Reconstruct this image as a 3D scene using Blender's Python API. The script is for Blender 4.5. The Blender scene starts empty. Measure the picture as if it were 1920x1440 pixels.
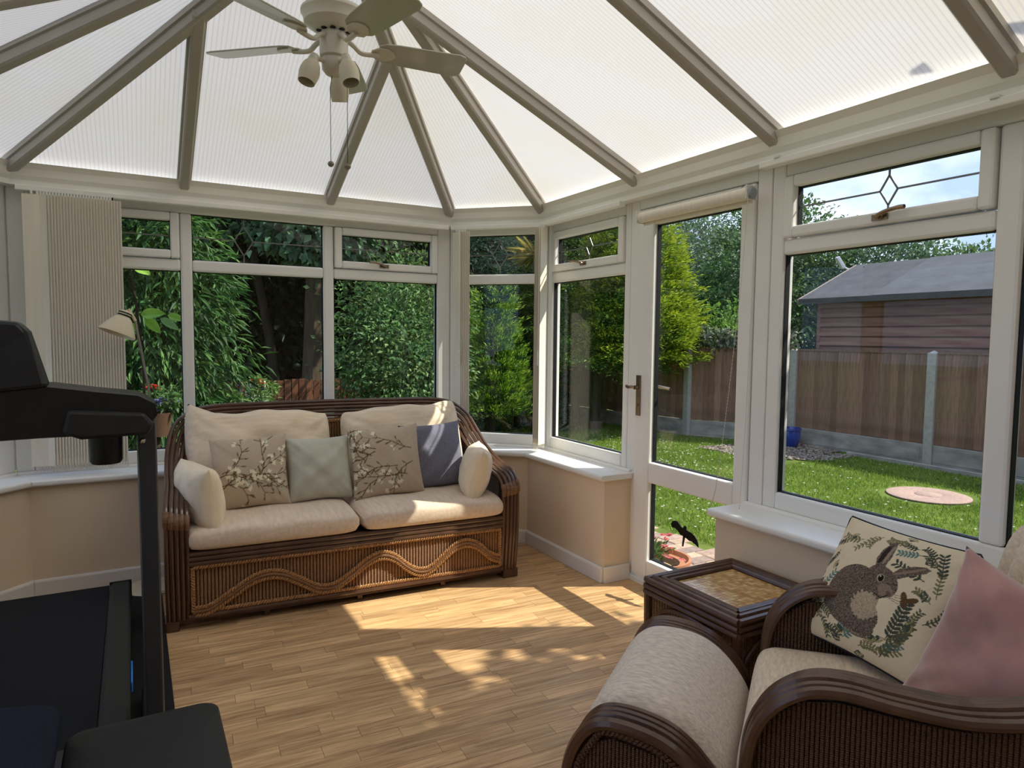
import bpy, bmesh, math, random
import numpy as np
from mathutils import Vector, Matrix
random.seed(7)
RNG = np.random.default_rng(7)
PI = math.pi
S = bpy.context.scene
C = S.collection

# ------------------------------------------------------------------ camera
cam_d = bpy.data.cameras.new('camera'); cam = bpy.data.objects.new('camera', cam_d); C.objects.link(cam)
cam_d.sensor_width = 36.0; cam_d.lens = 1269.07 / 1920 * 36.0; cam_d.clip_start = 0.02; cam_d.clip_end = 300
yaw, pitch, roll = 0.510754, -0.068884, 0.009952
fw = Vector((math.sin(yaw)*math.cos(pitch), math.cos(yaw)*math.cos(pitch), math.sin(pitch)))
rt = Vector((math.cos(yaw), -math.sin(yaw), 0)); up = rt.cross(fw)
r2 = math.cos(roll)*rt + math.sin(roll)*up; u2 = -math.sin(roll)*rt + math.cos(roll)*up
M = Matrix((r2, u2, -fw)).transposed().to_4x4(); M.translation = Vector((0, 0, 1.35))
cam.matrix_world = M
S.camera = cam

# ------------------------------------------------------------------ world, sun, exposure
W = bpy.data.worlds.new('sky'); S.world = W; W.use_nodes = True
nt = W.node_tree; nt.nodes.clear()
def wn(t, **k):
    n = nt.nodes.new(t)
    for a, b in k.items(): setattr(n, a, b)
    return n
out = wn('ShaderNodeOutputWorld'); bg = wn('ShaderNodeBackground'); tc = wn('ShaderNodeTexCoord'); sx = wn('ShaderNodeSeparateXYZ')
rp = wn('ShaderNodeValToRGB'); rp.color_ramp.elements[0].position = 0.0; rp.color_ramp.elements[0].color = (.29, .385, .62, 1)
rp.color_ramp.elements[1].position = .9; rp.color_ramp.elements[1].color = (.38, .48, .78, 1)
e = rp.color_ramp.elements.new(.3); e.color = (.32, .42, .69, 1)
nz = wn('ShaderNodeTexNoise'); nz.inputs['Scale'].default_value = 3.2; nz.inputs['Detail'].default_value = 6; nz.inputs['Roughness'].default_value = .55
mp = wn('ShaderNodeMapping'); mp.inputs['Scale'].default_value = (1, 1, 2.2); mp.inputs['Location'].default_value = (.3, .1, .4)
cr = wn('ShaderNodeValToRGB'); cr.color_ramp.elements[0].position = .50; cr.color_ramp.elements[1].position = .76
mx = wn('ShaderNodeMix', data_type='RGBA'); mx.inputs['B'].default_value = (.84, .85, .90, 1)
L = nt.links.new
L(tc.outputs['Generated'], sx.inputs[0]); L(sx.outputs['Z'], rp.inputs[0]); L(tc.outputs['Generated'], mp.inputs[0]); L(mp.outputs[0], nz.inputs['Vector'])
L(nz.outputs[0], cr.inputs[0]); L(cr.outputs[0], mx.inputs['Factor']); L(rp.outputs[0], mx.inputs['A']); L(mx.outputs['Result'], bg.inputs[0]); L(bg.outputs[0], out.inputs[0])
bg.inputs[1].default_value = 1.0
SUN_EL, SUN_AZ = math.radians(48.0), math.radians(-26.3)
sd = bpy.data.lights.new('sun', 'SUN'); sd.energy = 3.35; sd.color = (1.0, .94, .83); sd.angle = math.radians(.6)
so = bpy.data.objects.new('sun', sd); C.objects.link(so)
sdir = Vector((math.cos(SUN_EL)*math.cos(SUN_AZ), math.cos(SUN_EL)*math.sin(SUN_AZ), math.sin(SUN_EL)))
so.rotation_euler = sdir.to_track_quat('Z', 'Y').to_euler(); so.location = (9, -4, 12)
S.view_settings.view_transform = 'Standard'; S.view_settings.look = 'None'; S.view_settings.gamma = 1.0
S.view_settings.exposure = 1.06; S.view_settings.use_curve_mapping = False

# ------------------------------------------------------------------ materials
def c(r, g, b):
    f = lambda v: (v/255/12.92) if v/255 <= .04045 else ((v/255+.055)/1.055)**2.4
    return (f(r), f(g), f(b), 1)
def mul(col, k): return (min(1, col[0]*k), min(1, col[1]*k), min(1, col[2]*k), 1)
MATS = {}
class NT:
    def __init__(s, name):
        s.m = bpy.data.materials.new(name); s.m.use_nodes = True; s.t = s.m.node_tree; s.b = s.t.nodes['Principled BSDF']; s.out = s.t.nodes['Material Output']
        MATS[name] = s.m
    def n(s, t, ins=None, **k):
        x = s.t.nodes.new(t)
        for a, b in k.items(): setattr(x, a, b)
        for a, b in (ins or {}).items(): x.inputs[a].default_value = b
        return x
    def l(s, a, b): s.t.links.new(a, b)
    def vec(s, scale=(1,1,1), rot=(0,0,0), world=False):
        if world: o = s.n('ShaderNodeNewGeometry').outputs['Position']
        else: o = s.n('ShaderNodeTexCoord').outputs['Object']
        m = s.n('ShaderNodeMapping', {'Scale': scale, 'Rotation': rot}); s.l(o, m.inputs[0]); return m.outputs[0]
    def mix(s, fac, a, b, blend='MIX'):
        m = s.n('ShaderNodeMix', data_type='RGBA', blend_type=blend)
        for key, v in (('Factor', fac), ('A', a), ('B', b)):
            if hasattr(v, 'links') or hasattr(v, 'is_linked'): s.l(v, m.inputs[key])
            else: m.inputs[key].default_value = v
        return m.outputs['Result']
def mat(name, col, rough=.6, spec=.4, var=.12, vscale=8, vvec=(1,1,1), bump=0, bscale=60, bvec=None, metal=0, world=False, col2=None, coat=0, detail=4, objvar=0, sheen=0):
    if name in MATS: return MATS[name]
    k = NT(name); v = k.vec(vvec, world=world)
    nz = k.n('ShaderNodeTexNoise', {'Scale': vscale, 'Detail': detail}); k.l(v, nz.inputs['Vector'])
    r = k.n('ShaderNodeMapRange', {'From Min': .3, 'From Max': .7}); k.l(nz.outputs[0], r.inputs[0])
    cc = k.mix(r.outputs[0], mul(col, 1-var), col2 or mul(col, 1+var))
    if objvar:
        oi = k.n('ShaderNodeObjectInfo'); r2 = k.n('ShaderNodeMapRange', {'To Min': 1-objvar, 'To Max': 1+objvar}); k.l(oi.outputs['Random'], r2.inputs[0])
        hs = k.n('ShaderNodeHueSaturation'); k.l(r2.outputs[0], hs.inputs['Value']); k.l(cc, hs.inputs['Color']); cc = hs.outputs[0]
    k.l(cc, k.b.inputs['Base Color'])
    k.b.inputs['Roughness'].default_value = rough; k.b.inputs['Specular IOR Level'].default_value = spec; k.b.inputs['Metallic'].default_value = metal
    k.b.inputs['Coat Weight'].default_value = coat; k.b.inputs['Sheen Weight'].default_value = sheen
    if bump:
        b2 = k.n('ShaderNodeTexNoise', {'Scale': bscale, 'Detail': 3}); k.l(k.vec(bvec or vvec, world=world), b2.inputs['Vector'])
        bp = k.n('ShaderNodeBump', {'Strength': bump, 'Distance': .004}); k.l(b2.outputs[0], bp.inputs['Height']); k.l(bp.outputs[0], k.b.inputs['Normal'])
    return k.m
def mat_attr(name, rough=.8, spec=.2, transl=0.0, bump=0, bscale=300, sheen=0):
    """surface coloured by a stored colour attribute 'col' (printed cloth, leaves)"""
    if name in MATS: return MATS[name]
    k = NT(name); a = k.n('ShaderNodeAttribute', attribute_name='col'); k.l(a.outputs['Color'], k.b.inputs['Base Color'])
    k.b.inputs['Roughness'].default_value = rough; k.b.inputs['Specular IOR Level'].default_value = spec; k.b.inputs['Sheen Weight'].default_value = sheen
    if bump:
        b2 = k.n('ShaderNodeTexNoise', {'Scale': bscale, 'Detail': 2}); k.l(k.vec(), b2.inputs['Vector'])
        bp = k.n('ShaderNodeBump', {'Strength': bump, 'Distance': .002}); k.l(b2.outputs[0], bp.inputs['Height']); k.l(bp.outputs[0], k.b.inputs['Normal'])
    if transl:
        t = k.n('ShaderNodeBsdfTranslucent'); k.l(a.outputs['Color'], t.inputs['Color']); ms = k.n('ShaderNodeMixShader', {0: transl})
        k.l(k.b.outputs[0], ms.inputs[1]); k.l(t.outputs[0], ms.inputs[2]); k.l(ms.outputs[0], k.out.inputs['Surface'])
    return k.m
def glass_mat(name, tint=(.97, .985, .975, 1), base=.013, rough=0.0):
    k = NT(name); k.t.nodes.remove(k.b)
    tr = k.n('ShaderNodeBsdfTransparent', {'Color': tint}); gl = k.n('ShaderNodeBsdfGlossy', {'Roughness': rough, 'Color': (1, 1, 1, 1)})
    lw = k.n('ShaderNodeLayerWeight', {'Blend': .5}); pw = k.n('ShaderNodeMath', {1: 5.0}, operation='POWER'); k.l(lw.outputs['Facing'], pw.inputs[0])
    ma = k.n('ShaderNodeMath', {1: .9, 2: base}, operation='MULTIPLY_ADD'); k.l(pw.outputs[0], ma.inputs[0])
    ms = k.n('ShaderNodeMixShader'); k.l(ma.outputs[0], ms.inputs[0]); k.l(tr.outputs[0], ms.inputs[1]); k.l(gl.outputs[0], ms.inputs[2]); k.l(ms.outputs[0], k.out.inputs['Surface'])
    return k.m
upvc = mat('white_upvc', c(242, 240, 234), .32, .5, .02, 3)
upvc_b = mat('white_beam', c(242, 239, 230), .45, .4, .03, 2)
rafter_m = mat('rafter_backlit_grey', c(176, 170, 160), .5, .4, .05, 3)  # whitish bars seen against the light; that shade is put into the grey
plaster = mat('cream_plaster', c(232, 212, 184), .85, .2, .04, 2.5, bump=.08, bscale=90)
skirt_m = mat('skirting_white', c(232, 228, 222), .5, .4, .02, 3)
gasket = mat('black_gasket', c(22, 24, 26), .6, .3, .05)
glass = glass_mat('window_glass')
lead = mat('lead_came', c(128, 130, 128), .45, .5, .1, 30, metal=.6)
brass = mat('aged_brass', c(138, 122, 100), .25, .5, .15, 20, metal=.9)
chrome = mat('chrome', c(205, 205, 205), .15, .5, .02, metal=1)
PAN = (.283, .05, .85, 1.25)   # translucent share, forward-scattered share, roughness, index of the fluted sheet
def panel_mat(name, d):
    """twin-wall polycarbonate: translucent sheet with fluting lines across direction d"""
    k = NT(name); k.t.nodes.remove(k.b)
    g = k.n('ShaderNodeNewGeometry'); dt = k.n('ShaderNodeVectorMath', operation='DOT_PRODUCT'); dt.inputs[1].default_value = d; k.l(g.outputs['Position'], dt.inputs[0])
    mu = k.n('ShaderNodeMath', {1: 2*PI/.0195}, operation='MULTIPLY'); k.l(dt.outputs['Value'], mu.inputs[0])
    si = k.n('ShaderNodeMath', operation='SINE'); k.l(mu.outputs[0], si.inputs[0])
    rr = k.n('ShaderNodeMapRange', {'From Min': .35, 'From Max': 1.0}); k.l(si.outputs[0], rr.inputs[0])
    n1 = k.n('ShaderNodeTexNoise', {'Scale': 1.7, 'Detail': 5}); k.l(g.outputs['Position'], n1.inputs['Vector'])
    r1 = k.n('ShaderNodeMapRange', {'From Min': .5, 'From Max': .75, 'To Max': .8}); k.l(n1.outputs[0], r1.inputs[0])
    base = k.mix(r1.outputs[0], (.93, .905, .83, 1), (.91, .845, .66, 1))
    col = k.mix(rr.outputs[0], base, (.80, .775, .70, 1))
    tl = k.n('ShaderNodeBsdfTranslucent'); df = k.n('ShaderNodeBsdfDiffuse'); rf = k.n('ShaderNodeBsdfRefraction', {'Roughness': PAN[2], 'IOR': PAN[3]}); k.l(col, tl.inputs[0]); k.l(col, df.inputs[0]); k.l(col, rf.inputs[0])
    ms = k.n('ShaderNodeMixShader', {0: PAN[0]}); k.l(df.outputs[0], ms.inputs[1]); k.l(tl.outputs[0], ms.inputs[2])
    m2 = k.n('ShaderNodeMixShader', {0: PAN[1]}); k.l(ms.outputs[0], m2.inputs[1]); k.l(rf.outputs[0], m2.inputs[2]); k.l(m2.outputs[0], k.out.inputs['Surface'])
    return k.m

# ------------------------------------------------------------------ mesh building
class MB:
    def __init__(s): s.v = []; s.f = []; s.c = None
    def add(s, V, F):
        o = len(s.v); s.v += [tuple(p) for p in V]; s.f += [tuple(i+o for i in q) for q in F]; return s
    def box(s, x0, y0, z0, x1, y1, z1):
        V = [(x0,y0,z0),(x1,y0,z0),(x1,y1,z0),(x0,y1,z0),(x0,y0,z1),(x1,y0,z1),(x1,y1,z1),(x0,y1,z1)]
        return s.add(V, [(0,3,2,1),(4,5,6,7),(0,1,5,4),(1,2,6,5),(2,3,7,6),(3,0,4,7)])
    def obox(s, p, q, w, h, upv=(0,0,1)):
        """bar from p to q, width w (sideways), height h centred"""
        p, q = Vector(p), Vector(q); d = (q-p).normalized(); sd = d.cross(Vector(upv)).normalized(); u = sd.cross(d).normalized()
        V = [x+sd*a*w/2+u*b*h/2 for x in (p, q) for a, b in ((-1,-1),(1,-1),(1,1),(-1,1))]
        return s.add(V, [(0,1,2,3),(7,6,5,4),(0,4,5,1),(1,5,6,2),(2,6,7,3),(3,7,4,0)])
    def prism(s, poly, d):
        """closed polygon of 3D points swept by vector d"""
        n = len(poly); d = Vector(d); V = [Vector(p) for p in poly]; V += [p+d for p in V]
        return s.add(V, [tuple(range(n-1,-1,-1)), tuple(range(n,2*n))] + [(i,(i+1)%n,(i+1)%n+n,i+n) for i in range(n)])
    def tube(s, pts, r, n=8, closed=False, caps=True, flat=1.0):
        P = [Vector(p) for p in pts]; m = len(P); R = r if hasattr(r, '__len__') else [r]*m
        V = []; prev = None
        for i, p in enumerate(P):
            a = P[(i-1) % m] if (closed or i) else p; b = P[(i+1) % m] if (closed or i < m-1) else p
            t = (b-a).normalized() if (b-a).length > 1e-9 else Vector((0,0,1))
            if prev is None:
                ref = Vector((0,0,1)) if abs(t.z) < .9 else Vector((1,0,0)); sd = t.cross(ref).normalized()
            else:
                sd = prev - t*prev.dot(t); sd = sd.normalized() if sd.length > 1e-6 else t.orthogonal().normalized()
            prev = sd; u = t.cross(sd)
            V += [p + sd*math.cos(2*PI*k/n)*R[i] + u*math.sin(2*PI*k/n)*R[i]*flat for k in range(n)]
        F = []
        for i in range(m if closed else m-1):
            j = (i+1) % m
            F += [(i*n+k, i*n+(k+1)%n, j*n+(k+1)%n, j*n+k) for k in range(n)]
        if caps and not closed: F += [tuple(range(n-1,-1,-1)), tuple(range((m-1)*n, m*n))]
        return s.add(V, F)
    def lathe(s, prof, n=24, o=(0,0,0), axis=None):
        V = []; F = []; m = len(prof)
        q = Vector((0,0,1)).rotation_difference(Vector(axis)) if axis else None
        for r, z in prof:
            for k in range(n):
                p = Vector((r*math.cos(2*PI*k/n), r*math.sin(2*PI*k/n), z))
                if q: p = q @ p
                V.append(p + Vector(o))
        for i in range(m-1): F += [(i*n+k, i*n+(k+1)%n, (i+1)*n+(k+1)%n, (i+1)*n+k) for k in range(n)]
        return s.add(V, F)
    def grid(s, P):
        h, w = len(P), len(P[0]); V = [p for row in P for p in row]
        return s.add(V, [(i*w+j, i*w+j+1, (i+1)*w+j+1, (i+1)*w+j) for i in range(h-1) for j in range(w-1)])
    def build(s, name, m, parent=None, smooth=False, bevel=0, seg=2, angle=35):
        me = bpy.data.meshes.new(name); me.from_pydata([tuple(p) for p in s.v], [], s.f); me.materials.append(m); me.update()
        if smooth:
            me.shade_smooth()
            if angle < 180: me.set_sharp_from_angle(angle=math.radians(angle))
        o = bpy.data.objects.new(name, me); C.objects.link(o)
        if parent: o.parent = parent
        if bevel:
            b = o.modifiers.new('bevel', 'BEVEL'); b.width = bevel; b.segments = seg; b.limit_method = 'ANGLE'; b.harden_normals = False
        return o
def tag(o, label=None, cat=None, group=None, kind=None):
    if label: o['label'] = label
    if cat: o['category'] = cat
    if group: o['group'] = group
    if kind: o['kind'] = kind
    return o
def thing(name, label, cat, loc=(0,0,0), rz=0, group=None, kind=None):
    o = bpy.data.objects.new(name, None); C.objects.link(o); o.location = loc; o.rotation_euler = (0, 0, rz); o.empty_display_size = .1
    return tag(o, label, cat, group, kind)
def smooth_path(pts, k=6, closed=False):
    P = [Vector(p) for p in pts]; n = len(P); o = []
    for i in range(n if closed else n-1):
        g = lambda j: P[j % n] if closed else P[max(0, min(n-1, j))]
        a, b, cc, d = g(i-1), g(i), g(i+1), g(i+2)
        for t in range(k):
            t /= k; o.append(.5*((2*b)+(cc-a)*t+(2*a-5*b+4*cc-d)*t*t+(3*b-a-3*cc+d)*t**3))
    if not closed: o.append(P[-1])
    return o

# ------------------------------------------------------------------ room shell
Q = [(-.985, -.9), (-.985, 3.82), (-.525, 4.265), (1.90, 4.265), (2.36, 3.82), (2.36, -.9)]
def offs(o):
    """plan polyline of the glazed walls moved outward by o, with mitred corners"""
    P = [Vector(q) for q in Q]; res = []
    nrm = []
    for a, b in zip(P, P[1:]):
        d = (b-a).normalized(); nrm.append(Vector((-d.y, d.x)))
    for i, p in enumerate(P):
        if i == 0: res.append(p+nrm[0]*o)
        elif i == 5: res.append(p+nrm[4]*o)
        else:
            a, b = nrm[i-1], nrm[i]; m = (a+b).normalized(); res.append(p+m*(o/m.dot(a)))
    return res
def sweep(mb, i, prof, y0=None, y1=None):
    """profile [(offset, z)] swept along wall i; y0/y1 cut the ends of the right wall"""
    A = []; B = []
    for o, z in prof:
        p = offs(o); a, b = p[i].copy(), p[i+1].copy()
        if y0 is not None: a.y = y0
        if y1 is not None: b.y = y1
        A.append((a.x, a.y, z)); B.append((b.x, b.y, z))
    n = len(prof)
    return mb.add(A+B, [tuple(range(n-1,-1,-1)), tuple(range(n,2*n))] + [(k,(k+1)%n,(k+1)%n+n,k+n) for k in range(n)])
SIDE = ['left', 'left_corner', 'back', 'right_corner', 'right']
DY0, DY1 = 2.94, 2.13       # door gap in the right dwarf wall
def pieces(i, last=True): return [(None, DY0), (DY1, None)] if i == 4 else [(None, None)]
wprof = [(-.125, -.2), (-.125, .575), (.16, .575), (.16, -.2)]
sprof = [(-.155, .572), (-.162, .58), (-.162, .597), (-.155, .605), (.07, .605), (.07, .572)]
tprof = [(.036, .6), (.036, .612), (.045, .62), (.06, .62), (.06, .6)]
bprof = [(-.143, 0), (-.143, .078), (-.137, .088), (-.125, .088), (-.125, 0)]
eprof = [(-.012, 2.094), (-.012, 2.12), (-.028, 2.14), (-.035, 2.175), (-.055, 2.2), (.15, 2.2), (.15, 2.094)]
kprof = [(-.045, 2.062), (-.045, 2.09), (-.012, 2.094), (.0, 2.094), (.0, 2.062)]
Lw = {'left': 'on the left', 'left_corner': 'in the left angled corner', 'back': 'behind the sofa', 'right_corner': 'in the right angled corner', 'right': 'on the right, broken by the door'}
ti = 0
for i in range(5):
    w = MB(); s_ = MB(); b_ = MB()
    for y0, y1 in pieces(i):
        sweep(w, i, wprof, y0, y1); sweep(b_, i, bprof, y0, y1)
        sweep(s_, i, sprof, None if y0 is None else y0+.02, None if y1 is None else y1-.02); sweep(s_, i, tprof, y0, y1)
    if i == 4:   # returns of the skirting beside the door
        b_.box(2.235, DY0-.018, 0, 2.41, DY0, .088); b_.box(2.235, DY1, 0, 2.41, DY1+.018, .088)
    tag(w.build('wall_'+SIDE[i], plaster), 'cream plastered dwarf wall '+Lw[SIDE[i]], 'wall', kind='structure')
    tag(b_.build('baseboard_'+SIDE[i], skirt_m, bevel=.003), 'white skirting board '+Lw[SIDE[i]], 'skirting board', kind='structure')
    ti += 1; tag(s_.build('trim_%d' % ti, upvc, bevel=.004), 'white plastic window sill '+Lw[SIDE[i]].replace(', broken by the door', ' beside the door'), 'window sill', kind='structure')
    ti += 1; tag(sweep(MB(), i, eprof).build('trim_%d' % ti, upvc_b), 'white eaves beam over the windows '+Lw[SIDE[i]].replace(', broken by the door', ''), 'eaves beam', kind='structure')
# wall behind the viewer and the house it belongs to
tag(MB().box(-1.1, -1.1, -.2, 2.47, -.9, 3.2).build('wall_front', plaster), 'cream plastered wall where the conservatory joins the house', 'wall', kind='structure')
brick_m = mat('house_brick', c(150, 92, 74), .9, .2, .2, 14)
hs = MB().prism([(-6, -1.1, -.2), (-6, -1.1, 5.1), (-6, -5.1, 7.6), (-6, -9.1, 5.1), (-6, -9.1, -.2)], (13, 0, 0))
tag(hs.build('wall_house', brick_m), 'red brick house behind the conservatory', 'house wall', kind='structure')

# ------------------------------------------------------------------ windows
def ring(mb, x0, x1, z0, z1, w, y0, y1):
    mb.box(x0, y0, z0, x0+w, y1, z1); mb.box(x1-w, y0, z0, x1, y1, z1); mb.box(x0+w, y0, z1-w, x1-w, y1, z1); mb.box(x0+w, y0, z0, x1-w, y1, z0+w); return mb
FO = .06     # the frames stand 6 cm outside the face of the eaves beam
QF = offs(FO)
Z = dict(b0=.612, g0=.690, t0=1.709, t1=1.775, h0=2.036, h1=2.112)
def pane(parent, x0, x1, z0, z1, leading=None):
    g = MB().box(x0-.006, .030, z0-.006, x1+.006, .036, z1+.006).build('pane', glass, parent)
    k = ring(MB(), x0-.004, x1+.004, z0-.004, z1+.004, .008, .018, .044).build('gasket', gasket, parent)
    if leading:
        mb = MB(); zc = (z0+z1)/2; xc = (x0+x1)/2 + leading[1]; dz = (z1-z0)*.33; dx = dz*.62; t = .0028; y0, y1 = .026, .030
        def bar(a, b_): mb.obox((a[0], .028, a[1]), (b_[0], .028, b_[1]), .004, .0062, (0, 1, 0)) if False else mb.obox((a[0], .0275, a[1]), (b_[0], .0275, b_[1]), .0065, .004, (0, 1, 0))
        for a, b_ in (((x0, zc), (xc-dx, zc)), ((xc+dx, zc), (x1, zc)), ((xc, zc+dz), (xc, z1)), ((xc, zc-dz), (xc, z0)),
                      ((xc-dx, zc), (xc, zc+dz)), ((xc, zc+dz), (xc+dx, zc)), ((xc+dx, zc), (xc, zc-dz)), ((xc, zc-dz), (xc-dx, zc))): bar(a, b_)
        mb.build('lead_strip', lead, parent)
    return g
def handle(parent, x, z, flip=1):
    mb = MB(); mb.lathe([(0.0, 0), (.012, 0), (.014, .006), (.010, .012), (0, .012)], 12, (x, -.018, z), (0, -1, 0))
    mb.box(x-.03, -.024, z-.011, x+.03, -.017, z+.011)
    mb.tube(smooth_path([(x, -.026, z), (x, -.042, z+.002), (x+flip*.03, -.046, z+.012), (x+flip*.075, -.044, z+.02), (x+flip*.105, -.046, z+.019)], 4), [.008]*5+[.0075]*8+[.008]*4, 8)
    return mb.build('handle', brass, parent, smooth=True)
NW = [0]
def window(i, lights, u0, u1, label, head=True):
    """uPVC window in wall i between u0 and u1; lights = [(a, b, 'sash'|'fixed', leading offset, handle flip)]"""
    NW[0] += 1
    a = QF[i]; d = (QF[i+1]-a).normalized(); ang = math.atan2(d.y, d.x)
    w = thing('window_%d' % NW[0], label, 'window', (a.x, a.y, 0), ang, kind='structure')
    f = MB(); y0, y1 = .0, .07
    f.box(u0, y0, Z['b0'], lights[0][0], y1, Z['h1']); f.box(lights[-1][1], y0, Z['b0'], u1, y1, Z['h1'])
    f.box(lights[0][0], y0, Z['h0'], lights[-1][1], y1, Z['h1']); f.box(lights[0][0], y0, Z['b0'], lights[-1][1], y1, Z['g0'])
    f.build('frame', upvc, w, bevel=.009)
    for l, r in zip(lights, lights[1:]): MB().box(l[1], y0, Z['g0'], r[0], y1, Z['h0']).build('mullion', upvc, w, bevel=.012)
    for l in lights:
        x0, x1 = l[0], l[1]
        MB().box(x0, y0, Z['t0'], x1, y1, Z['t1']).build('transom', upvc, w, bevel=.012)
        pane(w, x0, x1, Z['g0'], Z['t0'])
        if l[2] == 'sash':
            s = ring(MB(), x0+.004, x1-.004, Z['t1']+.003, Z['h0']-.003, .046, -.017, .05).build('sash', upvc, w, bevel=.009)
            pane(s, x0+.05, x1-.05, Z['t1']+.049, Z['h0']-.049, ('d', l[3])); handle(s, (x0+x1)/2+l[3], Z['t1']+.028, l[4])
        else:
            p = pane(w, x0, x1, Z['t1'], Z['h0'], ('d', l[3])) if l[3] is not None else pane(w, x0, x1, Z['t1'], Z['h0'])
    return w
ub = lambda x: x*1.0141-QF[2].x
window(2, [(ub(-.46), ub(.247), 'sash', .04, -1), (ub(.307), ub(1.043), 'fixed', -.09, 1), (ub(1.108), ub(1.806), 'sash', -.03, -1)], 0.0, (QF[3]-QF[2]).length, 'white three-light window behind the sofa with leaded top lights')
fl = (QF[4]-QF[3]).length
window(3, [(.09, fl-.075, 'fixed', .0, 1)], .0, fl, 'narrow white two-pane window in the right angled corner')
window(1, [(.075, fl-.09, 'fixed', .0, 1)], .0, fl, 'narrow white window in the left angled corner behind the vertical blind')
ur = lambda y: QF[4].y-y*1.0254
window(4, [(ur(3.70), ur(2.963), 'sash', .0, -1)], 0, ur(2.915), 'white window between the angled corner and the glazed door')
window(4, [(ur(1.926), ur(1.136), 'sash', .03, 1), (ur(1.061), ur(.27), 'sash', .03, 1), (ur(.205), ur(-.55), 'fixed', .0, 1)], ur(1.99), QF[4].y+.9, 'wide white window above the armchair looking out on the shed')
ul = lambda y: y*1.02+.9
window(0, [(ul(-.8), ul(.3), 'fixed', 0, 1), (ul(.37), ul(1.4), 'sash', 0, 1), (ul(1.47), ul(2.5), 'fixed', 0, 1), (ul(2.57), ul(3.7), 'sash', 0, 1)], 0, (QF[1]-QF[0]).length, 'white four-light window along the left side')
# corner posts
for k, (i, lab) in enumerate(((1, 'left'), (2, 'left back'), (3, 'right back'), (4, 'right'))):
    p = offs(FO-.005)[i]; q = offs(FO+.075)[i]
    mb = MB(); mb.lathe([(.032, .63), (.032, 2.094)], 12, (p.x*.45+q.x*.55, p.y*.45+q.y*.55, 0))
    ti += 1; tag(mb.build('trim_%d' % ti, upvc, smooth=True), 'white round corner post between windows, %s corner' % lab, 'corner post', kind='structure')

# ------------------------------------------------------------------ door
a = QF[4]; dr = thing('door_1', 'white half-glazed door to the garden with a roller blind above', 'door', (a.x, a.y, 0), -PI/2, kind='structure')
fx0, fx1 = ur(2.912), ur(1.993); lx0, lx1 = ur(2.842), ur(2.072); gx0, gx1 = ur(2.722), ur(2.148)
f = MB(); f.box(fx0, 0, .0, lx0-.004, .07, 2.112); f.box(lx1+.004, 0, .0, fx1, .07, 2.112); f.box(lx0-.004, 0, 2.045, lx1+.004, .07, 2.112); f.box(fx0, -.012, -.02, fx1, .09, .03)
f.build('door_frame', upvc, dr, bevel=.006)
lf = MB(); lf.box(lx0, -.012, .04, gx0, .052, 2.04); lf.box(gx1, -.012, .04, lx1, .052, 2.04)
lf.box(gx0, -.012, 1.95, gx1, .052, 2.04); lf.box(gx0, -.012, .573, gx1, .052, .685); lf.box(gx0, -.012, .04, gx1, .052, .145)
leaf = lf.build('door_leaf', upvc, dr, bevel=.010)
pane(leaf, gx0, gx1, .685, 1.95); pane(leaf, gx0, gx1, .145, .573)
hb = MB(); hx = lx0+.038
hb.box(hx-.015, -.022, .93, hx+.015, -.012, 1.15)
hb.lathe([(0, 0), (.011, 0), (.011, .03), (0, .03)], 12, (hx, -.018, 1.085), (0, -1, 0))
hb.lathe([(0, 0), (.006, 0), (.006, .006), (0, .006)], 8, (hx, -.02, .99), (0, -1, 0))
hb.tube(smooth_path([(hx, -.045, 1.085), (hx-.02, -.055, 1.087), (hx-.045, -.055, 1.083), (hx-.06, -.052, 1.09)], 4), .0085, 8)
hb.build('handle', brass, leaf, smooth=True)
hb = MB(); hb.box(hx-.015, .052, .93, hx+.015, .06, 1.15); hb.tube(smooth_path([(hx, .058, 1.085), (hx, .095, 1.087), (hx+.05, .1, 1.085), (hx+.125, .098, 1.08)], 4), .009, 8)
hb.build('outer_handle', brass, leaf, smooth=True)

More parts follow.
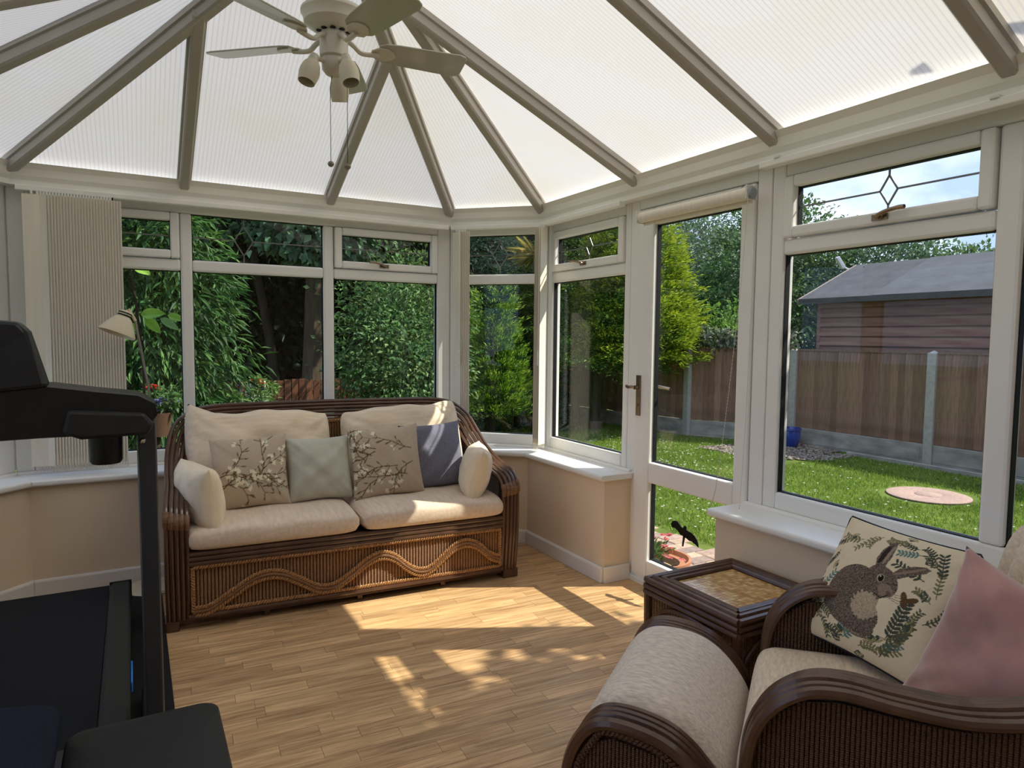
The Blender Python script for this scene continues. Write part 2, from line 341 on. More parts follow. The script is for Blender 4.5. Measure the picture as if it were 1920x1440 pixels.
# ------------------------------------------------------------------ floor
flo = thing('floor', 'light oak effect laminate strip floor', 'floor', (0, 0, 0), math.radians(-3.0), kind='structure')
def floor_mat():
    k = NT('oak_laminate'); oi = k.n('ShaderNodeObjectInfo'); g = k.n('ShaderNodeNewGeometry')
    rnd = k.n('ShaderNodeMath', operation='ADD'); k.l(oi.outputs['Random'], rnd.inputs[0]); k.l(g.outputs['Random Per Island'], rnd.inputs[1])
    fr = k.n('ShaderNodeMath', operation='FRACT'); k.l(rnd.outputs[0], fr.inputs[0])
    tc = k.n('ShaderNodeTexCoord'); of = k.n('ShaderNodeCombineXYZ'); m10 = k.n('ShaderNodeMath', {1: 37.0}, operation='MULTIPLY'); k.l(fr.outputs[0], m10.inputs[0]); k.l(m10.outputs[0], of.inputs['Z']); k.l(m10.outputs[0], of.inputs['X'])
    ad = k.n('ShaderNodeVectorMath', operation='ADD'); k.l(tc.outputs['Object'], ad.inputs[0]); k.l(of.outputs[0], ad.inputs[1])
    mp = k.n('ShaderNodeMapping', {'Scale': (1.6, 26, 1)}); k.l(ad.outputs[0], mp.inputs[0])
    n1 = k.n('ShaderNodeTexNoise', {'Scale': 2.2, 'Detail': 7, 'Roughness': .62, 'Distortion': .6}); k.l(mp.outputs[0], n1.inputs['Vector'])
    rp = k.n('ShaderNodeValToRGB'); el = rp.color_ramp.elements; el[0].position = .32; el[0].color = c(168, 124, 78); el[1].position = .62; el[1].color = c(224, 182, 126)
    k.l(n1.outputs[0], rp.inputs[0])
    rm = k.n('ShaderNodeMapRange', {'To Min': .80, 'To Max': 1.10}); k.l(fr.outputs[0], rm.inputs[0])
    hs = k.n('ShaderNodeHueSaturation', {'Saturation': .95}); k.l(rm.outputs[0], hs.inputs['Value']); k.l(rp.outputs[0], hs.inputs['Color'])
    k.l(hs.outputs[0], k.b.inputs['Base Color']); k.b.inputs['Roughness'].default_value = .34; k.b.inputs['Specular IOR Level'].default_value = .45
    rr = k.n('ShaderNodeMapRange', {'To Min': .30, 'To Max': .44}); k.l(n1.outputs[0], rr.inputs[0]); k.l(rr.outputs[0], k.b.inputs['Roughness'])
    return k.m
fm = floor_mat()
MB().box(-1.05, -1.1, -.2, 2.62, 4.52, -.012).build('subfloor', mat('subfloor', c(90, 66, 42), .9), flo)
PW = .0665; planks = []
inner = [Vector(p) for p in offs(-.115)]
def inside(x, y):
    if 2.13 < y < 2.94 and 1 < x < 2.42: return True
    if not (inner[0].x < x < inner[5].x and y < inner[2].y): return False
    for i in (1, 3):
        a, b = inner[i], inner[i+1]; d = b-a
        if d.x*(y-a.y)-d.y*(x-a.x) > 0: return False
    return True
cs, sn = math.cos(math.radians(-3)), math.sin(math.radians(-3))
tow = lambda x, y: (cs*x-sn*y, sn*x+cs*y)
row = 0; y = -1.0
while y < 4.4:
    x = -1.4 - random.random()*.4
    while x < 2.7:
        ln = random.choice((.26, .33, .4, .48, .56)); wx, wy = tow(x+ln/2, y+PW/2)
        ends = [tow(x, y+PW/2), tow(x+ln, y+PW/2)]
        if inside(*ends[0]) or inside(*ends[1]) or inside(wx, wy): planks.append((x, y, ln, wx, wy))
        x += ln
    y += PW; row += 1
def vis(p):   # does the strip show in the photograph (in frame, not under the big furniture)?
    x, y, ln, wx, wy = p; v = Vector((wx, wy, -1.35)); zc = v.dot(fw)
    if zc < .3: return -1
    px, py = 960+1269*v.dot(r2)/zc, 720-1269*v.dot(u2)/zc
    if not (250 < px < 1260 and 1000 < py < 1500): return -1
    if wy > 3.42 and wx < 1.95: return -1
    return zc
pv = sorted([p for p in planks if vis(p) > 0], key=vis)[:290]; ids = set(map(id, pv))
for x, y, ln, wx, wy in pv: MB().box(x+.0006, y+.0006, -.012, x+ln-.0006, y+PW-.0006, 0).build('floor_strip', fm, flo)
rest = MB()
for p in planks:
    if id(p) not in ids: rest.box(p[0]+.0006, p[1]+.0006, -.012, p[0]+p[2]-.0006, p[1]+PW-.0006, 0)
tag(rest.build('floor_strips', fm, flo), kind='stuff')

# ------------------------------------------------------------------ roof
cl = thing('ceiling', 'hipped translucent polycarbonate conservatory roof with whitish glazing bars coloured in backlit grey', 'roof', kind='structure')
BO = Vector((.6875, 2.6, 2.95)); ZE = 2.2
def e3(x, y): return Vector((x, y, ZE))
def hip(a, t): return a.lerp(BO, t)
q = [e3(*p) for p in Q]
def hipx(a, x): return a.lerp(BO, (x-a.x)/(BO.x-a.x))
def hipy(a, y): return a.lerp(BO, (y-a.y)/(BO.y-a.y))
rx1, rx2 = .273, 1.084; ry = [2.86, 1.973, 1.107, .24, -.62, -.9]
pX = panel_mat('polycarbonate_back', (1, 0, 0)); pY = panel_mat('polycarbonate_sides', (0, 1, 0))
k7 = 1/math.sqrt(2); pR = panel_mat('polycarbonate_right_corner', (k7, -k7, 0)); pL = panel_mat('polycarbonate_left_corner', (k7, k7, 0))
def panel(pts, m):
    pts = [Vector(p)+Vector((0, 0, .012)) for p in pts]
    MB().add(pts, [tuple(range(len(pts)))]).build('roof_panel', m, cl)
hA, hD = hipx(q[2], rx1), hipx(q[3], rx2)
panel([q[2], e3(rx1, 4.265), hA], pX); panel([e3(rx1, 4.265), e3(rx2, 4.265), hD, BO, hA], pX); panel([e3(rx2, 4.265), q[3], hD], pX)
panel([q[3], q[4], BO], pR); panel([q[1], q[2], BO], pL)
bars = [(q[1], BO), (q[2], BO), (q[3], BO), (q[4], BO), (e3(rx1, 4.265), hA), (e3(rx2, 4.265), hD)]
for sx_, corner in ((2.36, q[4]), (-.985, q[1])):
    hh = hipy(corner, ry[0]); f0 = e3(sx_, ry[0]); panel([corner, f0, hh], pY); bars.append((f0, hh))
    tops = [BO] + [Vector((BO.x, y, BO.z)) for y in ry[1:]]
    panel([f0, e3(sx_, ry[1]), tops[1], BO, hh], pY); bars.append((e3(sx_, ry[1]), tops[1]))
    for j in range(1, 5):
        panel([e3(sx_, ry[j]), e3(sx_, ry[j+1]), tops[j+1], tops[j]], pY)
        if j < 4: bars.append((e3(sx_, ry[j+1]), tops[j+1]))
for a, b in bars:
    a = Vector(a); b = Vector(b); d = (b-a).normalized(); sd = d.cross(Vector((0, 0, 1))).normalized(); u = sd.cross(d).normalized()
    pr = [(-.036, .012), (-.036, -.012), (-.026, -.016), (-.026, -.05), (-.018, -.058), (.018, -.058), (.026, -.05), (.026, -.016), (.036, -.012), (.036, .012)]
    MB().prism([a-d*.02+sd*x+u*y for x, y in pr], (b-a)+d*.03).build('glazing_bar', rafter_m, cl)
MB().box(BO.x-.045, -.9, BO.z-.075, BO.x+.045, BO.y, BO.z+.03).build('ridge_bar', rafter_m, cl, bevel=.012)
MB().lathe([(0, -.085), (.085, -.085), (.095, -.06), (.095, .02), (0, .03)], 20, BO).build('ridge_boss', rafter_m, cl, smooth=True)
# ------------------------------------------------------------------ blinds
cream = mat('cream_blind_fabric', c(236, 228, 210), .85, .15, .05, 40, (1, 1, .05), bump=.1, bscale=160)
white_pl = mat('white_plastic', c(228, 226, 220), .4, .4, .02)
chain_m = mat('bead_chain', c(220, 212, 195), .5, .4, .05)
def vertical_blind(i, u_list, track, label, ang=75, flat_ends=True, width=.085, wand=None):
    """stacked vertical blind on wall i: slats at the given distances along the wall, hung under a track"""
    a = Vector(Q[i]); d = (Vector(Q[i+1])-a).normalized(); b = thing('vertical_blind', label, 'blind', (a.x, a.y, 0), math.atan2(d.y, d.x), 'vertical blinds drawn back on the windows')
    MB().box(track[0], -.055, 2.062, track[1], -.014, 2.09).build('track', upvc_b, b, bevel=.004)
    proto = {}; chain = MB(); ends = []
    for k, (u, an) in enumerate(u_list):
        t = math.radians(an); dx, dy = math.cos(t)*width/2, -math.sin(t)*width/2; yc = -.066
        if an not in proto:
            mb = MB(); n = Vector((-dy, dx, 0)).normalized()*.0007
            for q_ in ((-1, 0), (0, 1)): pass
            A = Vector((-dx, -dy, 0)); B = Vector((dx, dy, 0)); z0, z1 = .66, 2.045
            mb.prism([A-n, B-n, B+n, A+n], (0, 0, z1-z0)); proto[an] = mb.build('slat', cream, b); o = proto[an]
        else:
            o = proto[an].copy(); C.objects.link(o); o.parent = b
        o.location = (u, yc, .66 if False else .66)
        hk = MB().box(-.005, -.003, 2.045, .005, .003, 2.064); hk.build('hook', white_pl, b).location = (u, yc, 0)
        w = MB().box(-.038, -.0022, 0, .038, .0022, .032).build('bottom_weight', cream, b); w.location = (u, yc, .664); w.rotation_euler.z = -t
        ends.append((Vector((u+dx, yc+dy, .672)), Vector((u-dx, yc-dy, .672))))
    for s in (0, 1):
        for p, q_ in zip(ends, ends[1:]):
            a_, b_ = p[s], q_[s]; dd = (b_-a_); L_ = .045
            chain.tube([a_, a_+dd*.2+Vector((0, 0, -L_*.7)), a_+dd*.5+Vector((0, 0, -L_)), a_+dd*.8+Vector((0, 0, -L_*.7)), b_], .0014, 4)
    tag(chain.build('bottom_chain', chain_m, b), kind='stuff')
    if wand: MB().tube([(wand[0], -.10, 2.06), (wand[0], -.10, wand[1])], .004, 6).build('wand', white_pl, b); MB().lathe([(0, 0), (.008, 0), (.008, .09), (0, .1)], 8, (wand[0], -.10, wand[1]-.05)).build('wand_grip', white_pl, b, smooth=True)
    return b
sl = [(.10, 8)] + [(.125+k*.0131, 30) for k in range(26)] + [(.45, 20)]
vertical_blind(2, sl, (.03, 2.39), 'wide stack of cream vertical blind slats beside the reading lamp')
vertical_blind(3, [(.070+k*.012, 30) for k in range(6)], (.02, fl-.02), 'small stack of cream vertical blind slats beside the end of the sofa', wand=(.10, 1.22))
vertical_blind(4, [(.052+k*.0115, 60) for k in range(7)], (.02, 3.82-2.95), 'small stack of cream vertical blind slats above the sill left of the door', wand=(.125, 1.22))
# bare track over the wide window
ur0 = lambda y: 3.82-y
tk = thing('blind_track', 'slim white empty blind track over the wide right window', 'blind track', (2.36, 3.82, 0), -PI/2)
MB().box(ur0(2.02), -.055, 2.062, ur0(-.9), -.014, 2.09).build('rail', upvc_b, tk, bevel=.004)
for u in (ur0(1.93), ur0(1.13)): MB().box(u-.014, -.06, 2.088, u+.014, -.03, 2.098).build('clip', white_pl, tk, bevel=.002)
# roller blind on the door
rb = thing('roller_blind', 'rolled-up cream roller blind at the top of the door with bead chain', 'blind', (2.36, 3.82, 0), -PI/2)
x0, x1 = ur0(2.775), ur0(2.065)
MB().lathe([(0, 0), (.024, 0), (.027, .004), (.027, x1-x0-.004), (.024, x1-x0), (0, x1-x0)], 20, (x0, -.052, 1.972), (1, 0, 0)).build('fabric_roll', cream, rb, smooth=True)
MB().box(x0+.003, -.034, 1.932, x1-.003, -.030, 1.972).build('hem_bar', cream, rb)
for x in (x0-.006, x1): MB().box(x, -.082, 1.942, x+.008, -.012, 2.005).build('bracket', white_pl, rb, bevel=.006)
MB().lathe([(0, 0), (.024, 0), (.026, .004), (.020, .014), (0, .015)], 16, (x1+.008, -.052, 1.972), (1, 0, 0)).build('chain_wheel', mat('grey_plastic', c(150, 156, 164), .4), rb, smooth=True)
pts = smooth_path([(x1+.012, -.076, 1.972), (x1+.004, -.09, 1.6), (x1-.012, -.13, 1.1), (x1-.03, -.16, .75), (x1-.045, -.175, .63)], 30)
pt2 = smooth_path([(x1+.012, -.03, 1.972), (x1+.012, -.03, 1.7), (x1+.008, -.04, 1.0), (x1-.01, -.045, .5), (x1-.015, -.03, .30)], 30)
cb = MB()
for P_ in (pts, pt2):
    cb.tube(P_, .0011, 4)
    for p in P_: cb.lathe([(0, -.0022), (.0022, -.001), (.0022, .001), (0, .0022)], 5, p)
cb.build('bead_chain', chain_m, rb)

# ------------------------------------------------------------------ cloth helpers
def catt(o, cols):
    a = o.data.color_attributes.new('col', 'FLOAT_COLOR', 'POINT'); a.data.foreach_set('color', np.asarray(cols, dtype=np.float32).ravel())
def pillow_mesh(w, h, t, n=28, seed=0, wrink=.006, pinch=.07, sag=0.0, corner=.0, boxy=2.2, cside=1, rc=0.0, top=0.0):
    """puffed cushion standing in its local x (width) / z (height) plane, thickness along y; returns V, F, uv"""
    r = np.random.default_rng(seed); u = np.linspace(-1, 1, n+1); U, Vv = np.meshgrid(u, u)
    ph = r.uniform(0, 6.28, 12); fr = r.uniform(1.5, 5, (6, 2))
    def wr(U, V, s): return sum(np.sin(fr[k, 0]*U*2+fr[k, 1]*V*2*(1 if k % 2 else -1)+ph[k]+s) for k in range(6))/6
    X = U*w/2*(1-pinch*(1-Vv**2)*np.abs(U)**3); Zz = Vv*h/2*(1-pinch*(1-U**2)*np.abs(Vv)**3)
    Zz = Zz + sag*h*(1-U**2)*np.clip(Vv, 0, 1)*-1 + corner*h*np.clip(U*cside-.6, 0, 1)*2.5*np.clip(Vv, 0, 1)**2
    kc = 1-rc*(np.abs(U)**5)*(np.abs(Vv)**5); X = X*kc; Zz = Zz*kc+top*h*(np.sin(U*5.3+ph[0])*.6+np.sin(U*11+ph[1])*.4)*np.clip(Vv, 0, 1)**3
    T = t/2*np.clip(1-np.abs(U)**boxy, 0, 1)**.5*np.clip(1-np.abs(Vv)**boxy, 0, 1)**.5
    edge = np.clip(1-np.maximum(np.abs(U), np.abs(Vv)), 0, 1)**.4
    rad = np.exp(-((np.abs(U)-1)**2+(np.abs(Vv)-1)**2)*3.0)
    out = []
    for s, sg in ((0, -1), (2.1, 1)):
        Y = sg*(T + wrink*wr(U, Vv, s)*edge*1.5 + wrink*.8*rad*np.sin(18*(U-Vv*np.sign(U*Vv)))*edge)
        out.append(np.stack([X, Y, Zz], -1).reshape(-1, 3))
    N = (n+1)**2; V = np.concatenate(out); F = []
    idx = lambda i, j: i*(n+1)+j
    for i in range(n):
        for j in range(n):
            F.append((idx(i, j), idx(i, j+1), idx(i+1, j+1), idx(i+1, j))); F.append((N+idx(i, j), N+idx(i+1, j), N+idx(i+1, j+1), N+idx(i, j+1)))
    return V, F, np.concatenate([np.stack([U, Vv], -1).reshape(-1, 2)]*2), N
def pillow(name, label, w, h, t, M_, material, print_fn=None, piping=None, parent=None, **k):
    V, F, UV, N = pillow_mesh(w, h, t, **k); n = k.get('n', 28)
    mb = MB(); mb.v = V; mb.f = F
    if piping is None:
        o = mb.build(name, material, None, smooth=True, angle=180); root = o
    else:
        root = thing(name, None, None); o = mb.build('cover', material, root, smooth=True, angle=180)
        idx = [j for j in range(n+1)] + [i*(n+1)+n for i in range(1, n+1)] + [n*(n+1)+j for j in range(n-1, -1, -1)] + [i*(n+1) for i in range(n-1, 0, -1)]
        step = max(1, n//28); P_ = [Vector((V[q][0]*1.006, 0, V[q][2]*1.006)) for q in idx[::step]]
        MB().tube(P_, .0032, 6, closed=True).build('piping', piping, root, smooth=True)
    bm = bmesh.new(); bm.from_mesh(o.data); bmesh.ops.remove_doubles(bm, verts=bm.verts, dist=1e-5) if print_fn is None else None; bm.to_mesh(o.data); bm.free()
    if print_fn is not None: catt(o, print_fn(UV, N))
    root.matrix_world = M_
    return tag(root, label, 'cushion')
def place(loc, x, z):
    """matrix from location, local x direction and local z direction"""
    x = Vector(x).normalized(); z = Vector(z); z = (z-x*z.dot(x)).normalized(); y = z.cross(x)
    m = Matrix((x, y, z)).transposed().to_4x4(); m.translation = Vector(loc); return m
def slab(name, label, w, d, h, M_, m, seed=1, r=.35, puff=.25, cat_='cushion', piping=True, nx=36, ny=20):
    """box cushion with rounded edges: width x, depth y, height z (base at z=0)"""
    rg = np.random.default_rng(seed); ph = rg.uniform(0, 6.28, 6)
    P_ = []; nr = 14
    # closed cross-section (y,z) loop swept over x with rounded ends
    mb = MB(); n2 = 40; rows = []
    for i in range(nx+1):
        s = -1+2*i/nx; e_ = (1-abs(s)**10)**.35 if abs(s) < 1 else 0
        row_ = []
        for j in range(n2):
            a = 2*PI*j/n2; cy, sz = math.cos(a), math.sin(a); sy = math.copysign(abs(cy)**.42, cy); sz_ = math.copysign(abs(sz)**.5, sz)
            yy = sy*d/2*(.93+.07*e_); zz = h/2+sz_*h/2*(.35+.65*e_)*(1+puff*(1-s*s)*.25*(1-sy*sy*.6)*(1 if sz > 0 else 0))
            zz += .004*math.sin(9*s+ph[0]+3*sy)*(sz > 0)*e_; xx = s*w/2*(1-.02*(1-abs(sz)))
            row_.append((xx, yy, zz))
        rows.append(row_+[row_[0]])
    mb.grid(rows); mb.f += [tuple(range(0, n2)), tuple(nx*(n2+1)+j for j in range(n2-1, -1, -1))]
    o = mb.build(name, m, None, smooth=True, angle=60); bm = bmesh.new(); bm.from_mesh(o.data); bmesh.ops.remove_doubles(bm, verts=bm.verts, dist=1e-5); bm.to_mesh(o.data); bm.free()
    o.matrix_world = M_; return tag(o, label, cat_)

linen = mat('oatmeal_linen', c(226, 204, 180), .92, .1, .10, 60, (1, .12, 1), bump=.35, bscale=420, sheen=.2)
linen2 = mat('cream_linen', c(238, 220, 190), .92, .1, .07, 40, (1, 1, .2), bump=.3, bscale=380, sheen=.2)
linen3 = mat('back_cushion_linen', c(234, 214, 186), .92, .1, .09, 50, (.15, 1, 1), bump=.35, bscale=380, sheen=.2)
sage = mat('sage_satin', c(188, 186, 168), .5, .35, .06, 20, bump=.1, bscale=300, sheen=.3)
bluegrey = mat('blue_grey_chenille', c(122, 122, 136), .95, .1, .22, 180, bump=.5, bscale=500)
pink = mat('dusty_pink_velvet', c(184, 138, 130), .75, .2, .24, 7, bump=.1, bscale=200, sheen=.8)

# ------------------------------------------------------------------ rattan helpers
rat = mat('dark_rattan_pole', c(84, 56, 40), .3, .5, .35, 14, (1, 1, .3), coat=.25)
rat2 = mat('rattan_binding', c(122, 86, 54), .4, .45, .3, 120, (.1, .1, 1), bump=.5, bscale=260, bvec=(.1, .1, 1))
def wick_mat(name, col):
    k = NT(name); v = k.vec((1, 1, 1)); sp = k.n('ShaderNodeSeparateXYZ'); k.l(v, sp.inputs[0])
    m = k.n('ShaderNodeMath', {1: 2*PI/.0052}, operation='MULTIPLY'); k.l(sp.outputs['Z'], m.inputs[0]); si = k.n('ShaderNodeMath', operation='SINE'); k.l(m.outputs[0], si.inputs[0])
    n1 = k.n('ShaderNodeTexNoise', {'Scale': 60, 'Detail': 3}); k.l(v, n1.inputs['Vector'])
    r = k.n('ShaderNodeMapRange', {'From Min': -1.2, 'From Max': .6}); k.l(si.outputs[0], r.inputs[0])
    a = k.mix(n1.outputs[0], mul(col, .75), mul(col, 1.35)); b = k.mix(r.outputs[0], mul(col, .5), a); k.l(b, k.b.inputs['Base Color'])
    bp = k.n('ShaderNodeBump', {'Strength': .7, 'Distance': .0025}); k.l(si.outputs[0], bp.inputs['Height']); k.l(bp.outputs[0], k.b.inputs['Normal'])
    k.b.inputs['Roughness'].default_value = .5; return k.m
wick = wick_mat('woven_cane', c(168, 122, 80)); wickd = wick_mat('woven_cane_dark', c(104, 74, 52))
wickb = mat('cane_backing', c(92, 62, 44), .8, .2, .3, 80)
braid_m = mat('cane_braid', c(168, 122, 76), .45, .4, .35, 90)
def wicker(mb, o, ux, uz, nrm, w, h, pitch=.0158, r=.0062, top=None, bot=None):
    """upright cane ribs over a flat panel: o lower-left corner, ux/uz unit axes, top(x)/bot(x) clip the ribs"""
    o, ux, uz, nrm = map(Vector, (o, ux, uz, nrm)); n = int(w/pitch)
    for k in range(n):
        x = (k+.5)*w/n; z0 = bot(x) if bot else 0; z1 = top(x) if top else h
        if z1-z0 < .012: continue
        pr = [(-r*1.2, -.002), (-r*.75, r*.75), (0, r), (r*.75, r*.75), (r*1.2, -.002)]
        p = [o+ux*(x+a)+uz*z0+nrm*b for a, b in pr]; q_ = [v+uz*(z1-z0) for v in p]
        mb.add(p+q_, [(i, i+1, i+6, i+5) for i in range(4)] + [(4, 3, 2, 1, 0), (5, 6, 7, 8, 9)])
    return mb
def braid(mb, pts, r=.0058, pitch=.026):
    """two strands twisted round each other along a path"""
    P_ = [Vector(p) for p in pts]; L_ = [0]
    for a, b in zip(P_, P_[1:]): L_.append(L_[-1]+(b-a).length)
    tot = L_[-1]; n = max(8, int(tot/pitch*6))
    for ph in (0, PI):
        out_ = []; j = 0
        for i in range(n+1):
            s = tot*i/n
            while j < len(L_)-2 and L_[j+1] < s: j += 1
            t = (s-L_[j])/max(1e-9, L_[j+1]-L_[j]); p = P_[j].lerp(P_[j+1], t); d = (P_[j+1]-P_[j]).normalized()
            ref = Vector((0, -1, .01)) if abs(d.y) < .9 else Vector((1, 0, 0)); a = d.cross(ref).normalized(); b = a.cross(d)
            an = 2*PI*s/pitch+ph; out_.append(p+a*math.cos(an)*r+b*math.sin(an)*r*.7)
        mb.tube(out_, r*.85, 5)
    return mb

# ------------------------------------------------------------------ sofa
sf_ang = math.radians(-3.05); sf_o = Vector((.982, 3.277, 0))
sofa = thing('rattan_sofa', 'dark brown rattan sofa with woven cane panels and a braided wave on its front', 'sofa', sf_o, sf_ang)
SM = Matrix.Translation(sf_o) @ Matrix.Rotation(sf_ang, 4, 'Z')
outer = [(.872, .03, .05), (.875, .012, .25), (.875, .008, .47), (.875, .025, .555), (.873, .09, .600), (.871, .25, .632), (.874, .42, .682), (.868, .56, .765), (.838, .67, .862), (.755, .735, .93), (.63, .765, .953), (.4, .775, .957), (0, .775, .960)]
innr = [(.792, .03, .05), (.792, .012, .25), (.792, .010, .455), (.792, .028, .53), (.79, .09, .572), (.79, .25, .600), (.792, .42, .642), (.785, .56, .705), (.76, .67, .79), (.69, .735, .85), (.59, .765, .868), (.4, .772, .872), (0, .772, .876)]
for k in range(5):
    t = k/4; path = [tuple(a*(1-t)+b*t for a, b in zip(p, q_)) for p, q_ in zip(outer, innr)]
    full = path + [(-x, y, z) for x, y, z in reversed(path[:-1])]
    bulge = .007*math.sin(PI*t)
    MB().tube(smooth_path([(x, y-bulge, z+bulge*.6) for x, y, z in full], 6), .0105, 8).build('rattan_pole', rat, sofa, smooth=True)
for s in (1, -1):   # leather-bound joints on the arm fronts
    b = MB(); b.tube(smooth_path([(s*.876, .012, .49), (s*.876, .006, .52), (s*.874, .02, .555)], 3), [.014]*7, 8)
    for t in (.25, .5, .75, 1): b.tube(smooth_path([(s*(.876-.083*t), .010-.005*math.sin(PI*t), .485-.012*t), (s*(.876-.083*t), .003-.005*math.sin(PI*t), .515-.012*t), (s*(.874-.083*t), .02, .55-.02*t)], 3), [.0138]*7, 8)
    b.build('binding', rat2, sofa, smooth=True)
    # arm side panel of cane and its back post
    mb = MB(); wicker(mb, (s*.83, .05, .06), (0, 1, 0), (0, 0, 1), (s, 0, 0), .70, .5, top=lambda x: .50+.0*x if x < .3 else .52+(x-.3)**1.5*.75)
    wicker(mb, (s*.825, .05, .36), (0, 1, 0), (0, 0, 1), (-s, 0, 0), .70, .3, top=lambda x: .20 if x < .3 else .22+(x-.3)**1.5*.75)
    tag(mb.build('side_cane', wickd, sofa), kind='stuff')
    MB().box(s*.80-.03*(s < 0), .02, 0.0, s*.80+.09*s+.0, .12, .05).build('foot', rat, sofa, bevel=.005)
    MB().box(s*.80, .70, 0.0, s*.89, .79, .05).build('foot', rat, sofa, bevel=.005)
    MB().tube([(s*.85, .775, .04), (s*.85, .775, .80)], .016, 8).build('back_post', rat, sofa)
# front apron
for z in (.352, .330, .308): MB().tube([(-.79, .012, z), (.79, .012, z)], .012, 8).build('front_rail', rat, sofa, smooth=True)
MB().tube([(-.79, .014, .062), (.79, .014, .062)], .013, 8).build('bottom_rail', rat, sofa, smooth=True)
MB().tube([(-.85, .05, .035), (.85, .05, .035)], .012, 8).build('floor_rail', rat, sofa, smooth=True)
MB().box(-.79, .03, .06, .79, .04, .36).build('front_board', wickd, sofa)
mb = wicker(MB(), (-.775, .022, .07), (1, 0, 0), (0, 0, 1), (0, -1, 0), 1.55, .225); tag(mb.build('front_cane', wick, sofa), kind='stuff')
br = MB(); braid(br, [(-.772, .010, .29), (.772, .010, .29)]); braid(br, [(-.772, .010, .082), (.772, .010, .082)]); braid(br, [(-.772, .010, .082), (-.772, .010, .29)]); braid(br, [(.772, .010, .082), (.772, .010, .29)])
tag(br.build('border_braid', braid_m, sofa), kind='stuff')
def wave(dz):
    ctl = [(-.765, .086), (-.70, .092), (-.60, .15), (-.50, .205), (-.40, .21), (-.30, .16), (-.22, .112), (-.14, .106), (-.05, .155), (.03, .21), (.10, .232), (.17, .21), (.24, .15), (.30, .118), (.36, .12), (.43, .17), (.50, .222), (.57, .238), (.64, .21), (.71, .15), (.765, .125)]
    return smooth_path([(x, .006, z+dz) for x, z in ctl], 8)
br = MB(); braid(br, wave(.018)); braid(br, wave(-.018)); tag(br.build('wave_braid', braid_m, sofa), kind='stuff')
MB().tube(wave(0), .0095, 8).build('wave_rod', rat2, sofa, smooth=True)
for k in range(3): MB().box(-.45+.45*k-.012, .05, 0, -.45+.45*k+.012, .07, .045).build('glide', rat, sofa)
# seat deck and back panel
MB().box(-.80, .03, .30, .80, .72, .352).build('seat_deck', wickd, sofa)
mb = wicker(MB(), (-.79, .748, .36), (1, 0, 0), (0, 0, 1), (0, -1, 0), 1.58, .5, top=lambda x: .495-.12*max(0, (abs(x-.79)-.62)/.17)**2); wicker(mb, (-.79, .775, .06), (1, 0, 0), (0, 0, 1), (0, 1, 0), 1.58, .8, pitch=.02, top=lambda x: .80-.12*max(0, (abs(x-.79)-.62)/.17)**2)
tag(mb.build('back_cane', wick, sofa), kind='stuff')
MB().prism([(x, .752, z) for x, z in ((-.8, .06), (.8, .06), (.8, .72), (.74, .80), (.62, .86), (-.62, .86), (-.74, .80), (-.8, .72))], (0, .018, 0)).build('back_board', wickd, sofa)
br = MB(); braid(br, [(-.62, .742, .845), (.62, .742, .845)]); tag(br.build('back_braid', braid_m, sofa), kind='stuff')
# loose cushions on the sofa
def on_sofa(p, x=(1, 0, 0), z=(0, 0, 1)):
    return SM @ place(p, x, z)
slab('seat_cushion', 'left oatmeal seat cushion of the sofa under the beige side pillow', .795, .60, .125, SM @ Matrix.Translation((-.402, .285, .352)), linen, 2)['group'] = 'sofa seat cushions'
slab('seat_cushion', 'right oatmeal seat cushion of the sofa crossed by a patch of sunlight', .795, .60, .125, SM @ Matrix.Translation((.402, .285, .352)), linen, 3)['group'] = 'sofa seat cushions'
pillow('back_cushion', 'large cream back cushion at the left end of the sofa, its left corner peaked', .76, .50, .22, on_sofa((-.415, .56, .685), (1, 0, 0), (0, .30, 1)), linen3, n=44, seed=3, wrink=.015, pinch=.02, sag=-.02, corner=.15, boxy=3.2, cside=-1, rc=.07, top=.022)['group'] = 'sofa back cushions'
pillow('back_cushion', 'large cream back cushion at the right end of the sofa behind the blue-grey cushion', .74, .50, .22, on_sofa((.395, .57, .69), (1, 0, .045), (0, .30, 1)), linen3, n=44, seed=8, wrink=.014, pinch=.02, sag=-.01, corner=.05, boxy=3.2, rc=.08, top=.018)['group'] = 'sofa back cushions'
pillow('arm_cushion', 'small cream cushion standing against the left arm of the sofa', .40, .30, .17, on_sofa((-.735, .20, .585), (-.30, 1, .0), (-.12, 0, 1)), linen2, n=28, seed=5, wrink=.006, pinch=.05, boxy=3)['group'] = 'sofa arm cushions'
pillow('arm_cushion', 'small cream cushion leaning on the right arm of the sofa', .38, .29, .17, on_sofa((.70, .20, .590), (.35, 1, .0), (.26, 0, 1)), linen2, n=28, seed=6, wrink=.006, pinch=.05, boxy=3)['group'] = 'sofa arm cushions'

